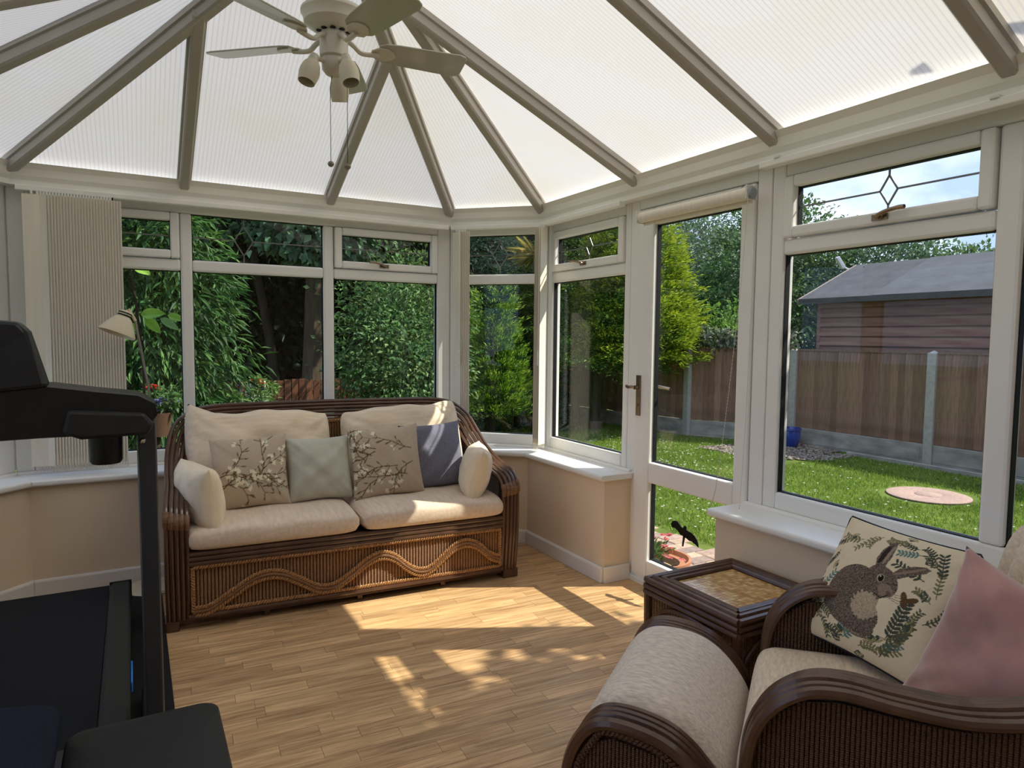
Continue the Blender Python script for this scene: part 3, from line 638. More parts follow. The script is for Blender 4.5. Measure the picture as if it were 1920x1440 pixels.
# printed covers -----------------------------------------------------------
def seg_d(P_, a, b):
    a, b = np.array(a), np.array(b); ab = b-a; t = np.clip(((P_-a)@ab)/(ab@ab), 0, 1); return np.linalg.norm(P_-a-t[:, None]*ab, axis=1)
def ell(P_, cx, cy, rx, ry, ang=0):
    d = P_-np.array([cx, cy]); ca, sa = math.cos(ang), math.sin(ang); x = d[:, 0]*ca+d[:, 1]*sa; y = -d[:, 0]*sa+d[:, 1]*ca; return (x/rx)**2+(y/ry)**2
def vnoise(P_, sc, seed):
    r = np.random.default_rng(seed); return sum(np.sin(P_[:, 0]*sc*r.uniform(.5, 1.5)+P_[:, 1]*sc*r.uniform(-1.5, 1.5)+r.uniform(0, 6)) for _ in range(8))/8
def blend(col, m, c2): col[m] = np.array(c2[:3]); return col
def poly_in(P_, poly):
    x, y = P_[:, 0], P_[:, 1]; ins = np.zeros(len(P_), bool); n = len(poly)
    for i in range(n):
        x1, y1 = poly[i]; x2, y2 = poly[(i+1) % n]; cond = ((y1 > y) != (y2 > y)); xi = (x2-x1)*(y-y1)/((y2-y1) if y2 != y1 else 1e-9)+x1; ins ^= cond & (x < xi)
    return ins
def fin(col, N, back):
    A = np.concatenate([col, np.tile(np.array(back[:3]), (N, 1))]); return np.concatenate([A, np.ones((len(A), 1))], 1)
def floral(seed, mirror=False):
    def fn(UV, N):
        P_ = UV[:N].copy(); r = np.random.default_rng(seed)
        if mirror: P_ = P_*np.array([-1, 1])
        base = np.array(c(190, 172, 149)[:3]); col = base*(1+.06*vnoise(P_, 40, 1))[:, None]
        br_, lf_, cr_, gr_ = c(96, 74, 48), c(112, 100, 66), c(232, 222, 192), c(176, 174, 154)
        for k in range(11):
            a = np.array([r.uniform(-1, 1), r.uniform(-1, 1)]); an = r.uniform(-.6, .9)
            for s in range(7):
                b = a+np.array([math.cos(an), math.sin(an)])*.20; blend(col, seg_d(P_, a, b) < .013-.0009*s, br_)
                for _ in range(2):
                    t2 = an+r.choice((-1, 1))*r.uniform(.5, 1.1); e_ = b+np.array([math.cos(t2), math.sin(t2)])*r.uniform(.07, .17); blend(col, seg_d(P_, b, e_) < .008, br_)
                    if r.random() < .55:
                        q_ = e_+np.array([math.cos(t2), math.sin(t2)])*.05; blend(col, ell(P_, q_[0], q_[1], .065, .02, t2) < 1, lf_)
                    elif r.random() < .8:   # magnolia bloom: a fan of petals
                        for w_ in (-.8, -.25, .3, .85):
                            q_ = e_+np.array([math.cos(t2+w_), math.sin(t2+w_)])*.055; mm = ell(P_, q_[0], q_[1], .068, .03, t2+w_) < 1; blend(col, mm, cr_ if r.random() < .7 else gr_)
                        blend(col, ell(P_, e_[0], e_[1], .022, .022) < 1, c(120, 116, 104))
                a = b; an += r.uniform(-.55, .55)
        return fin(col, N, c(190, 172, 149))
    return fn
cloth_p = mat_attr('printed_cotton', .85, .15, bump=.25, bscale=500)
pillow('scatter_cushion', 'taupe magnolia-print cushion at the left of the sofa', .375, .37, .15, on_sofa((-.49, .335, .648), (1, 0, .03), (0, .30, 1)), cloth_p, floral(11), n=110, seed=11, wrink=.005)['group'] = 'patterned sofa cushions'
pillow('scatter_cushion', 'plain sage green satin cushion in the middle of the sofa', .345, .345, .15, on_sofa((-.145, .345, .640), (1, 0, .01), (0, .32, 1)), sage, n=36, seed=12, wrink=.009)['group'] = 'plain sofa cushions'
pillow('scatter_cushion', 'taupe magnolia-print cushion in front of the blue-grey one on the sofa', .405, .39, .15, on_sofa((.215, .32, .655), (1, .02, .035), (0, .28, 1)), cloth_p, floral(23, True), n=110, seed=13, wrink=.005, corner=.02)['group'] = 'patterned sofa cushions'
pillow('scatter_cushion', 'plain blue-grey chenille cushion at the right of the sofa', .385, .385, .14, on_sofa((.52, .405, .655), (1, .08, .03), (0, .30, 1)), bluegrey, n=36, seed=14, wrink=.006)['group'] = 'plain sofa cushions'

# ------------------------------------------------------------------ armchair and footstool (same axis)
ca = math.radians(-53.5); AX = Vector((math.cos(ca), math.sin(ca), 0)); AY = Vector((-AX.y, AX.x, 0))   # AX front to back, AY near arm to far arm
CO = Vector((1.205, 1.045, 0))    # near front foot of the chair
CM = Matrix.Translation(CO) @ Matrix.Rotation(ca, 4, 'Z')     # local x: front->back, local y: near->far, z up
CW = .70; CD = .70
def holey(mb, o, ux, uz, nrm, w, h, top, seed=0):
    return wicker(mb, o, ux, uz, nrm, w, h, pitch=.0100, r=.0042, top=top)
chair = thing('rattan_armchair', 'dark brown rattan armchair in the right foreground with woven cane sides', 'armchair', CO, ca)
prof = [(.02, .0), (.002, .16), (.0, .33), (.012, .45), (.05, .53), (.12, .585), (.20, .600), (.30, .592), (.42, .592), (.54, .620), (.64, .672), (.72, .74)]
for yy, lab in ((.0, 'near'), (CW, 'far')):
    sgn = -1 if yy == 0 else 1
    for k in range(5):
        off = (k-2)*.0225; dz = -.004*(abs(k-2))
        MB().tube(smooth_path([(x+.004*abs(k-2), yy-sgn*.03-sgn*(off), z+dz*(z > .1)) for x, z in prof], 6), .0108 if k not in (0, 4) else .0135, 8).build('arm_pole', rat, chair, smooth=True)
    tp = lambda x: np.interp(x+.03, [p[0] for p in prof], [p[1] for p in prof])-.04
    mb = holey(MB(), (.03, yy+(-.0 if sgn < 0 else 0)-sgn*.008, .05), (1, 0, 0), (0, 0, 1), (0, sgn, 0), .66, .5, lambda x: tp(x)-.05)
    holey(mb, (.03, yy-sgn*.062, .05), (1, 0, 0), (0, 0, 1), (0, -sgn, 0), .66, .5, lambda x: tp(x)-.05)
    tag(mb.build('side_cane', wickd, chair), kind='stuff')
    bx_s = [.035+.65*i/24 for i in range(25)]; MB().prism([(x, yy-sgn*.030, .05) for x in (bx_s[0], bx_s[-1])]+[(x, yy-sgn*.030, float(tp(x-.03))-.005) for x in reversed(bx_s)], (0, -sgn*.010, 0)).build('side_board', wickb, chair)
    for x in (.02, .66): MB().tube([(x, yy-sgn*.03, 0), (x, yy-sgn*.03, .06)], .022, 8).build('foot', rat, chair)
MB().tube(smooth_path([(.72, -.0+.03, .74), (.765, .12, .80), (.785, CW/2, .835), (.765, CW-.12, .80), (.72, CW-.03, .74)], 8), .016, 8).build('back_rail', rat, chair, smooth=True)
MB().prism([(.70, .04, .10), (.70, CW-.04, .10), (.76, CW-.06, .72), (.78, CW/2, .80), (.76, .06, .72)], (.018, 0, 0)).build('back_board', wickd, chair)
mb = wicker(MB(), (.03, .06, .07), (0, 1, 0), (0, 0, 1), (-1, 0, 0), CW-.12, .2); tag(mb.build('front_cane', wickd, chair), kind='stuff')
MB().box(.04, .05, .20, .70, CW-.05, .27).build('seat_deck', wickd, chair)
for z in (.285, .262): MB().tube([(.028, .05, z), (.028, CW-.05, z)], .012, 8).build('front_rail', rat, chair, smooth=True)
weave = mat('beige_herringbone_weave', c(222, 202, 176), .9, .12, .16, 120, (1, .25, 1), bump=.4, bscale=420, sheen=.2)
weave_g = mat('greige_tweed', c(222, 208, 190), .92, .1, .20, 130, (.3, 1, 1), bump=.4, bscale=420, sheen=.2)
def rolled_seat(name, label, w, x0, x1, y0, z0, z1, m, drop, parent=None, mat_=None, rows=26):
    """cushion whose front rolls down over the edge; local x front->back, y across"""
    prof_ = [(x0+.045, z0-drop), (x0+.015, z0-drop+.01), (x0-.004, z0-drop*.5), (x0-.008, z0+.02), (x0+.004, z1-.045), (x0+.035, z1-.012), (x0+.10, z1), ((x0+x1)/2, z1+.010), (x1-.06, z1-.005), (x1-.012, z1-.03), (x1, z0+.03), (x1-.01, z0), (x0+.06, z0), (x0+.05, z0-drop)]
    P_ = smooth_path([(p[0], 0, p[1]) for p in prof_], 5); mb = MB(); G = []
    cx = (x0+x1)/2; cz = (z0+z1)/2
    for i in range(rows+1):
        s = -1+2*i/rows; e_ = (1-abs(s)**9)**.4 if abs(s) < 1 else 0
        G.append([Vector((cx+(p.x-cx)*(.965+.035*e_), y0+w/2+s*w/2, cz+(p.z-cz)*(.60+.40*e_)+.004*math.sin(s*4+p.x*9))) for p in P_])
    mb.grid(G); n_ = len(P_); mb.f += [tuple(range(n_)), tuple(rows*n_+j for j in range(n_-1, -1, -1))]
    o = mb.build(name, m, None, smooth=True, angle=70); o.matrix_world = CM; return o
cc = rolled_seat('seat_cushion', '', CW-.15, -.015, .60, .075, .275, .415, weave, .11)
tag(cc, 'beige woven seat cushion of the armchair', 'cushion')
# channelled back cushion, leaning on the chair back
bc = MB(); G = []
for i in range(41):
    s = i/40; y_ = .07+s*(CW-.10); ch = abs(math.sin(s*PI*5))**.5; row_ = []
    for j in range(28):
        a = 2*PI*j/28; cx_, sz = math.cos(a), math.sin(a); en = (1-abs(2*s-1)**8)**.4
        z_ = .635+math.copysign(abs(sz)**.6, sz)*.235*(.82+.18*en); x_ = .615+math.copysign(abs(cx_)**.6, cx_)*(.055+.02*ch)*(.3+.7*en)+.16*(z_-.42)
        row_.append((x_, y_, z_))
    G.append(row_+[row_[0]])
bc.grid(G); o = bc.build('back_cushion', weave, None, smooth=True, angle=70); o.matrix_world = CM; tag(o, 'beige channel-stitched back cushion standing in the armchair', 'cushion')
# footstool
st = thing('rattan_footstool', 'dark brown rattan footstool with curved pole sides pushed against the armchair', 'footstool', CO, ca)
FD = .40; FX = -.03-FD
def fprof(off):
    return [(FX+.015, .0), (FX+.0, .17), (FX+.012, .285+off), (FX+.055, .365+off), (FX+.12, .395+off), (FX+FD*.6, .380+off), (FX+FD-.075, .325+off), (FX+FD-.02, .235+off*.5), (FX+FD-.006, .13), (FX+FD-.012, 0)]
for yy in (.0, CW):
    sgn = -1 if yy == 0 else 1
    for k in range(4):
        MB().tube(smooth_path([(x, yy-sgn*(.004+k*.0225+(.004 if k else 0)), z) for x, z in fprof(0 if k else -.008)], 6), .0165 if k == 0 else .0105, 8).build('side_pole', rat, st, smooth=True)
    fp = fprof(0); tp2 = lambda x: np.interp(x+FX+.02, [p[0] for p in fp[1:9]], [p[1] for p in fp[1:9]])-.095
    mb = holey(MB(), (FX+.02, yy-sgn*.004, .05), (1, 0, 0), (0, 0, 1), (0, sgn, 0), FD-.04, .3, tp2)
    tag(mb.build('side_cane', wickd, st), kind='stuff')
    bx_s = [FX+.03+(FD-.06)*i/20 for i in range(21)]; MB().prism([(x, yy-sgn*.012, .05) for x in (bx_s[0], bx_s[-1])]+[(x, yy-sgn*.012, float(tp2(x-FX-.02))+.06) for x in reversed(bx_s)], (0, -sgn*.008, 0)).build('side_board', wickb, st)
    pb = smooth_path([(x+(.02 if x < FX+.1 else -.012), yy+sgn*.002, z-.028) for x, z in fprof(0)[1:9]], 5)
    tag(braid(MB(), pb, .0056, .024).build('side_braid', wickd, st), kind='stuff')
    for x in (FX+.02, FX+FD-.015): MB().tube([(x, yy-sgn*.04, 0), (x, yy-sgn*.04, .05)], .02, 8).build('foot', rat, st)
MB().box(FX+.03, .08, .12, FX+FD-.03, CW-.08, .20).build('seat_deck', wickd, st)
mb = wicker(MB(), (FX+.02, .09, .05), (0, 1, 0), (0, 0, 1), (-1, 0, 0), CW-.18, .14); tag(mb.build('front_cane', wickd, st), kind='stuff')
# domed pad of the footstool
G = []; pp = smooth_path([(FX+.012, 0, .19), (FX+.004, 0, .27), (FX+.030, 0, .355), (FX+.085, 0, .408), (FX+.16, 0, .422), (FX+FD*.62, 0, .410), (FX+FD-.08, 0, .365), (FX+FD-.018, 0, .285), (FX+FD+.004, 0, .20), (FX+FD-.02, 0, .19)], 5)
mb = MB()
for i in range(25):
    s = -1+2*i/24; e_ = (1-abs(s)**8)**.4 if abs(s) < 1 else 0
    G.append([Vector((p.x, CW/2+s*(CW/2-.088), .20+(p.z-.20)*(.80+.20*e_))) for p in pp])
mb.grid(G); mb.f += [tuple(range(len(pp))), tuple(24*len(pp)+j for j in range(len(pp)-1, -1, -1))]
mb.build('footstool_pad', weave_g, st, smooth=True, angle=70)

# rabbit cushion -------------------------------------------------------------
def rabbit(UV, N):
    P_ = UV[:N]; r = np.random.default_rng(4); col = np.tile(np.array(c(226, 210, 178)[:3]), (N, 1))*(1+.04*vnoise(P_, 60, 3))[:, None]
    G1, G2, G3, TE, OL = c(92, 94, 70), c(120, 118, 84), c(70, 76, 66), c(92, 126, 122), c(150, 140, 92)
    def sprig(x, y, an, n=6, ln=.30, lf=.05, colr=G1, curve=.0):
        p = np.array([x, y])
        for s in range(n):
            q_ = p+np.array([math.cos(an), math.sin(an)])*ln/n; blend(col, seg_d(P_, p, q_) < .007, colr)
            for sg in (-1, 1):
                a2 = an+sg*.9; e_ = q_+np.array([math.cos(a2), math.sin(a2)])*lf*.8; blend(col, ell(P_, e_[0], e_[1], lf*.75, lf*.32, a2) < 1, colr)
            p = q_; an += curve
    # wreath of sprigs round the edge
    for k in range(30):
        t = 2*PI*k/30+r.uniform(-.08, .08); R_ = .80+r.uniform(-.05, .06); x = R_*math.copysign(abs(math.cos(t))**.8, math.cos(t)); y = R_*math.copysign(abs(math.sin(t))**.8, math.sin(t))
        sprig(x, y, t+PI/2+r.uniform(-.9, .9), 6, r.uniform(.22, .36), r.uniform(.03, .055), [G1, G2, G3, TE, G1][r.integers(5)], r.uniform(-.15, .15))
    for k in range(26):   # umbels and small dots
        t = 2*PI*r.random(); R_ = r.uniform(.62, .92); x, y = R_*math.cos(t), R_*math.sin(t)
        for j in range(7):
            a2 = t+(j-3)*.32; e_ = np.array([x, y])+np.array([math.cos(a2), math.sin(a2)])*.085; blend(col, seg_d(P_, (x, y), e_) < .0045, G3); blend(col, ell(P_, e_[0], e_[1], .013, .013) < 1, OL if k % 3 else G3)
    sprig(.50, -.60, 1.45, 9, .55, .07, G3); sprig(.62, .35, 2.9, 7, .42, .055, G3); sprig(.45, -.85, 1.1, 8, .5, .06, G1); sprig(-.80, -.45, 1.4, 8, .5, .05, TE, -.05)
    # butterfly
    for cx_, cy_, rx, ry, an in ((.50, .03, .085, .04, 2.0), (.60, .03, .085, .04, .6), (.53, -.05, .06, .03, -.5)): blend(col, ell(P_, cx_, cy_, rx, ry, an) < 1, c(96, 72, 46))
    # rabbit: body, haunch, head, ears
    D, Mi, Lt, Pa = np.array(c(62, 52, 46)[:3]), np.array(c(138, 122, 108)[:3]), np.array(c(150, 134, 116)[:3]), np.array(c(196, 178, 148)[:3])
    body = (ell(P_, -.20, -.20, .42, .46, .25) < 1) | (ell(P_, -.02, -.40, .34, .26, -.3) < 1)
    head = (ell(P_, .13, .13, .27, .20, -.55) < 1)
    ear1 = poly_in(P_, [(-.02, .26), (-.08, .42), (-.075, .58), (-.02, .74), (.03, .80), (.075, .70), (.10, .52), (.09, .36), (.07, .27)])
    ear2 = poly_in(P_, [(.20, .27), (.28, .40), (.42, .50), (.57, .55), (.64, .53), (.60, .46), (.46, .36), (.34, .26), (.27, .20)])
    feet = (ell(P_, .02, -.66, .20, .07, -.1) < 1) | (ell(P_, .18, -.58, .12, .10, .3) < 1) | (ell(P_, -.52, -.44, .09, .07) < 1)
    an_ = np.arctan2(P_[:, 1]+.05, P_[:, 0]+.05); fur = .5+.5*vnoise(np.stack([an_*9, np.hypot(P_[:, 0], P_[:, 1])*3], 1), 9, 9)+.55*r.normal(size=N)
    fur = np.clip(fur, 0, 1)[:, None]
    al = body | head | ear1 | ear2 | feet
    col[al] = (D*(1-fur)+Mi*fur)[al]
    lt = (ell(P_, .05, -.28, .22, .20, -.4)+.5*vnoise(P_, 60, 5) < 1) & body; col[lt] = (Lt*(1-fur)+Pa*fur)[lt]
    lt = (ell(P_, .24, .02, .13, .09, -.5) < 1) & head; col[lt] = (Lt*(1-.4*fur))[lt]
    blend(col, (ell(P_, -.015, .52, .035, .16, -.05) < 1), c(52, 44, 40)); blend(col, (ell(P_, .045, .54, .022, .17, -.05) < 1), c(156, 138, 118))
    blend(col, seg_d(P_, (.26, .30), (.56, .51)) < .018, c(140, 122, 104))
    blend(col, ell(P_, .10, .17, .052, .06) < 1, c(188, 172, 142)); blend(col, ell(P_, .105, .17, .042, .05) < 1, c(24, 20, 18)); blend(col, ell(P_, .09, .195, .012, .012) < 1, c(230, 225, 215))
    blend(col, ell(P_, .30, .0, .045, .03, -.6) < 1, c(110, 84, 74)); blend(col, seg_d(P_, (.29, -.03), (.22, -.10)) < .008, c(50, 42, 38)); blend(col, seg_d(P_, (.22, -.10), (.10, -.06)) < .007, c(60, 50, 44))
    for k in range(4): blend(col, seg_d(P_, (.33, .0-.02*k), (.50, .05-.045*k)) < .0035, c(120, 106, 88))
    for k in range(5): blend(col, ell(P_, -.10+.05*k, -.70, .022, .018) < 1, c(150, 132, 112))
    return fin(col, N, c(226, 210, 178))
navy_pipe = mat('navy_piping', c(30, 34, 44), .7, .2, .05)
rx = Vector((-.055, -.40, 0)).normalized(); rn = Vector((-rx.y, rx.x, 0)); rz_ = Vector((0, 0, math.cos(.56)))+rn*math.sin(.56)
pillow('scatter_cushion', 'cream cushion printed with a brown rabbit among leaves, on the armchair', .42, .40, .13, place(Vector((1.775, 1.165, .455))+rz_*.185+rn*.015, rx, rz_), cloth_p, rabbit, piping=navy_pipe, n=230, seed=21, wrink=.004, pinch=.05)
pillow('scatter_cushion', 'dusty pink velvet cushion at the right of the armchair', .43, .43, .16, place((1.75, .735, .585), (-.05, -.95, -.25), (.17, -.2, .96)), pink, n=48, seed=22, wrink=.016, pinch=.11)

# ------------------------------------------------------------------ side table
tb = thing('side_table', 'square dark rattan side table with a shell mosaic top, between the footstool and the door', 'table', (1.962, 1.765, 0))
T2 = .245; zt = .425
for k, (r_, zz, rr) in enumerate(((T2-.012, zt-.012, .0125), (T2-.034, zt-.004, .0115), (T2-.056, zt-.004, .0115), (T2-.077, zt-.008, .011))):
    for s in range(4):
        a = PI/2*s+PI/4; b = a+PI/2; p = (math.cos(a)*r_*1.41421, math.sin(a)*r_*1.41421, zz); q_ = (math.cos(b)*r_*1.41421, math.sin(b)*r_*1.41421, zz)
        MB().tube([p, q_], rr, 8).build('rim_pole', rat, tb, smooth=True)
for k, zz in enumerate((zt-.036, zt-.058)):
    for s in range(4):
        a = PI/2*s+PI/4; b = a+PI/2; r_ = T2-.010
        MB().tube([(math.cos(a)*r_*1.41421, math.sin(a)*r_*1.41421, zz), (math.cos(b)*r_*1.41421, math.sin(b)*r_*1.41421, zz)], .011, 8).build('edge_pole', rat, tb, smooth=True)
MB().box(-T2+.07, -T2+.07, zt-.03, T2-.07, T2-.07, zt-.014).build('top_board', mat('table_board', c(96, 70, 44), .7), tb)
def shell_mat():
    k = NT('capiz_shell'); oi = k.n('ShaderNodeObjectInfo'); g = k.n('ShaderNodeNewGeometry'); rp = k.n('ShaderNodeValToRGB'); e_ = rp.color_ramp.elements
    ad = k.n('ShaderNodeMath', operation='ADD'); k.l(oi.outputs['Random'], ad.inputs[0]); n1 = k.n('ShaderNodeTexNoise', {'Scale': 7.0, 'Detail': 3}); k.l(k.vec(), n1.inputs['Vector'])
    k.l(g.outputs['Random Per Island'], ad.inputs[1]); fr = k.n('ShaderNodeMath', operation='FRACT'); k.l(ad.outputs[0], fr.inputs[0]); mx_ = k.mix(.42, fr.outputs[0], n1.outputs[0]); k.l(mx_, rp.inputs[0])
    e_[0].position = .1; e_[0].color = c(164, 118, 62); e_[1].position = .85; e_[1].color = c(226, 196, 140); z_ = e_.new(.45); z_.color = c(200, 156, 94)
    k.l(rp.outputs[0], k.b.inputs['Base Color']); k.b.inputs['Roughness'].default_value = .22; k.b.inputs['Coat Weight'].default_value = .3; return k.m
shm = shell_mat(); th = MB().box(-.0095, -.0095, zt-.016, .0095, .0095, zt-.0115); tiles = None; nn = 17; stp = (2*T2-.176)/nn; k = 0; restt = MB()
for i in range(nn):
    for j in range(nn):
        x, y = -T2+.088+(i+.5)*stp, -T2+.088+(j+.5)*stp
        if tiles is None: tiles = MB().box(-stp*.47, -stp*.47, zt-.016, stp*.47, stp*.47, zt-.0118).build('shell_tile', shm, tb); o = tiles
        else: o = tiles.copy(); C.objects.link(o); o.parent = tb
        o.location = (x, y, random.uniform(-.0004, .0004)); k += 1
for sx_ in (-1, 1):
    for sy_ in (-1, 1):
        MB().tube([(sx_*(T2-.025), sy_*(T2-.025), 0), (sx_*(T2-.02), sy_*(T2-.02), zt-.05)], .019, 10).build('leg', rat, tb, smooth=True)
for s in range(4):
    a = PI/2*s; cs_, sn_ = math.cos(a), math.sin(a); mb = MB()
    ux = Vector((-sn_, cs_, 0)); nr = Vector((cs_, sn_, 0)); o_ = nr*(T2-.028)-ux*(T2-.035)+Vector((0, 0, .06))
    wicker(mb, o_, ux, (0, 0, 1), nr, 2*T2-.07, .30, pitch=.0145, top=lambda x: .30-.10*(abs(x-(T2-.035))/(T2-.035))**2*0)
    tag(mb.build('side_cane', wick, tb), kind='stuff')
    for zz in (.055, ): MB().tube([nr*(T2-.026)-ux*(T2-.03)+Vector((0, 0, zz)), nr*(T2-.026)+ux*(T2-.03)+Vector((0, 0, zz))], .012, 8).build('stretcher', rat, tb, smooth=True)
    arc = smooth_path([nr*(T2-.016)+ux*((T2-.03)*t)+Vector((0, 0, .345-.11*abs(t)**3)) for t in (-1, -.8, -.5, 0, .5, .8, 1)], 4)
    MB().tube(arc, .010, 8).build('arch_pole', rat, tb, smooth=True)

# ------------------------------------------------------------------ treadmill
blk = mat('black_plastic', c(20, 21, 24), .42, .4, .1, 20); blk2 = mat('dark_grey_plastic', c(34, 35, 36), .5, .4, .1, 20); belt_m = mat('treadmill_belt', c(24, 25, 28), .85, .2, .15, 300, bump=.2, bscale=900)
rail_m = mat('ribbed_side_rail', c(40, 40, 36), .6, .3, .15, 6, (40, 1, 1)); steel = mat('graphite_steel', c(44, 48, 54), .4, .5, .05)
tag(MB().box(-.80, 1.55, 0, .10, 3.93, .008).build('floor_mat', mat('black_rubber_mat', c(20, 20, 21), .7, .3, .1), bevel=.003), 'thin black rubber mat under the treadmill', 'mat')
tm = thing('treadmill', 'black folding treadmill at the left with console and upright', 'treadmill', (-.335, 0, .008))
MB().box(-.232, 2.0, .06, .216, 3.66, .135).build('deck', blk, tm, bevel=.01)
bl = MB(); bl.box(-.225, 2.18, .126, .209, 3.695, .139); bl.lathe([(0, 0), (.03, 0), (.03, .43), (0, .43)], 16, (-.222, 3.672, .106), (1, 0, 0)); bl.build('running_belt', belt_m, tm)
for s in (-1, 1):
    x = .256 if s > 0 else -.272
    rl = MB(); rl.prism([(x-.044, 2.05, .075), (x-.044, 2.05, .139), (x-.030, 2.05, .150), (x+.036, 2.05, .150), (x+.042, 2.05, .14), (x+.042, 2.05, .075)], (0, 1.64, 0)); rl.build('side_rail', rail_m, tm, bevel=.003)
    MB().box(x-.046, 3.688, .06, x+.046, 3.70, .154).build('end_cap', blk, tm, bevel=.003); MB().box(x-.034, 3.700, .143, x+.03, 3.704, .150).build('cap_strip', chrome, tm)
    MB().lathe([(0, 0), (.035, 0), (.035, .03), (0, .03)], 16, (x-.015, 3.55, .035), (1, 0, 0)).build('rear_roller_foot', blk, tm)
    ux_ = .362 if s > 0 else -.378
    MB().prism([(ux_-.016, 2.31, .0), (ux_+.030, 2.31, .0), (ux_+.034, 2.33, .0), (ux_+.034, 2.39, .0), (ux_-.02, 2.39, .0), (ux_-.02, 2.33, .0)], (-.004*s, .0, 1.075)).build('upright', steel, tm, bevel=.004)
    MB().box(ux_-.03, 2.0, .0, ux_+.035, 2.75, .05).build('base_rail', blk, tm, bevel=.008)
MB().box(.30, 2.62, .10, .306, 2.80, .135).build('side_light', mat('blue_plastic', c(30, 130, 230), .4, .4, .1), tm, bevel=.002)
hd = MB(); hd.prism([(-.30, 1.88, .05), (-.30, 1.90, .15), (-.30, 1.97, .21), (-.30, 2.10, .215), (-.30, 2.24, .155), (-.30, 2.24, .05)], (.585, 0, 0)); hd.build('motor_hood', blk2, tm, bevel=.012)
# console: wide body with rounded right end, cup pods, slanted screen housing
def console_loop(y, k):   # outline in x,z
    return [(-.41, 1.045), (-.33, 1.035), (.10, 1.045), (.30, 1.045), (.365, 1.060), (.395, 1.10), (.390, 1.135), (.345, 1.163), (.24, 1.178), (.13, 1.196), (-.16, 1.20), (-.39, 1.165), (-.425, 1.10)]
cs_m = MB(); n_ = len(console_loop(0, 0))
rows = []
for y, sc in ((2.27, .93), (2.285, .98), (2.32, 1), (2.42, 1), (2.46, .96)): rows.append([Vector((x*(.985+.015*sc), y, 1.11+(z-1.11)*sc)) for x, z in console_loop(y, 0)])
cs_m.grid([r_+[r_[0]] for r_ in rows]); cs_m.f += [tuple(range(n_)), tuple(4*(n_+1)+j for j in range(n_-1, -1, -1))]
cs_m.build('console', blk, tm, smooth=True, angle=40)
MB().prism([(-.155, 2.26, 1.16), (.128, 2.26, 1.19), (.085, 2.29, 1.345), (.06, 2.30, 1.372), (-.12, 2.30, 1.385), (-.16, 2.29, 1.37)], (0, .075, .0)).build('screen_housing', blk, tm, bevel=.012)
sc_ = MB().prism([(-.14, 2.345, 1.20), (.11, 2.345, 1.21), (.06, 2.37, 1.35), (-.12, 2.37, 1.36)], (0, .006, 0)).build('screen', mat('dark_screen', c(12, 14, 16), .15, .5, .02), tm)
for s in (1, -1):
    pd = MB(); pd.prism([(s*.155, 2.25, 1.06), (s*.17, 2.25, 1.125), (s*.36, 2.25, 1.11), (s*.385, 2.25, 1.075), (s*.37, 2.25, 1.045), (s*.20, 2.25, 1.04)], (0, .16, 0)); pd.build('cup_pod', blk2, tm, bevel=.01)
    MB().lathe([(0, .955), (.038, .957), (.043, .965), (.045, 1.06)], 24, (s*.258, 2.33, 0)).build('cup_holder', blk, tm, smooth=True)
    MB().lathe([(0, 0), (.007, 0), (.009, .005), (.006, .011), (0, .012)], 10, (s*.355, 2.305, 1.02), (0, -1, 0)).build('bolt', chrome, tm, smooth=True)
    MB().tube(smooth_path([(s*.37, 2.36, 1.10), (s*.372, 2.5, 1.10), (s*.372, 2.72, 1.06)], 4), .017, 10).build('handrail', blk, tm, smooth=True)

# ------------------------------------------------------------------ black bench in the foreground
vin = mat('black_vinyl', c(26, 28, 30), .5, .4, .08, 60, bump=.12, bscale=220); navy = mat('dark_navy_fabric', c(34, 38, 50), .95, .1, .3, 300, bump=.5, bscale=500)
bn = thing('exercise_bench', 'black vinyl padded exercise bench in the left foreground', 'bench', (0, 1.5, 0), 0)
def pad(x0, x1, y0, y1, z0, z1, r=.05, m=vin, name='seat_pad'):
    mb = MB(); pts = []
    for cx_, cy_, a0 in ((x1-r, y1-r, 0), (x0+r, y1-r, PI/2), (x0+r, y0+r, PI), (x1-r, y0+r, 1.5*PI)):
        for k in range(7): a = a0+PI/2*k/6; pts.append((cx_+r*math.cos(a), cy_+r*math.sin(a)))
    cx_, cy_ = (x0+x1)/2, (y0+y1)/2; G = []
    for sc, z in ((.94, z0), (.99, z0+.008), (1.0, (z0+z1)/2), (.99, z1-.014), (.965, z1-.004), (.90, z1), (.6, z1+.004), (.02, z1+.005)):
        G.append([(cx_+(x-cx_)*(1-(1-sc)*(1 if sc < .9 else .55)), cy_+(y-cy_)*sc, z) for x, y in pts])
    mb.grid([g+[g[0]] for g in G]); mb.f.append(tuple(range(len(pts)-1, -1, -1)))
    return mb.build(name, m, bn, smooth=True, angle=50)
pad(-.155, .163, -.42, .282, .385, .45, .045)
bb = pad(-.55, -.232, -.25, .33, .40, .47, .06, navy, 'back_pad'); bb.rotation_euler = (0, math.radians(9), 0)
MB().box(-.26, -.02, .33, .10, .03, .385).build('frame_bar', steel, bn, bevel=.005)
for x in (-.42, .08): MB().box(x-.025, -.02, .03, x+.025, .03, .35).build('leg', steel, bn, bevel=.004); MB().box(x-.025, -.22, 0, x+.025, .2, .035).build('floor_foot', steel, bn, bevel=.004)

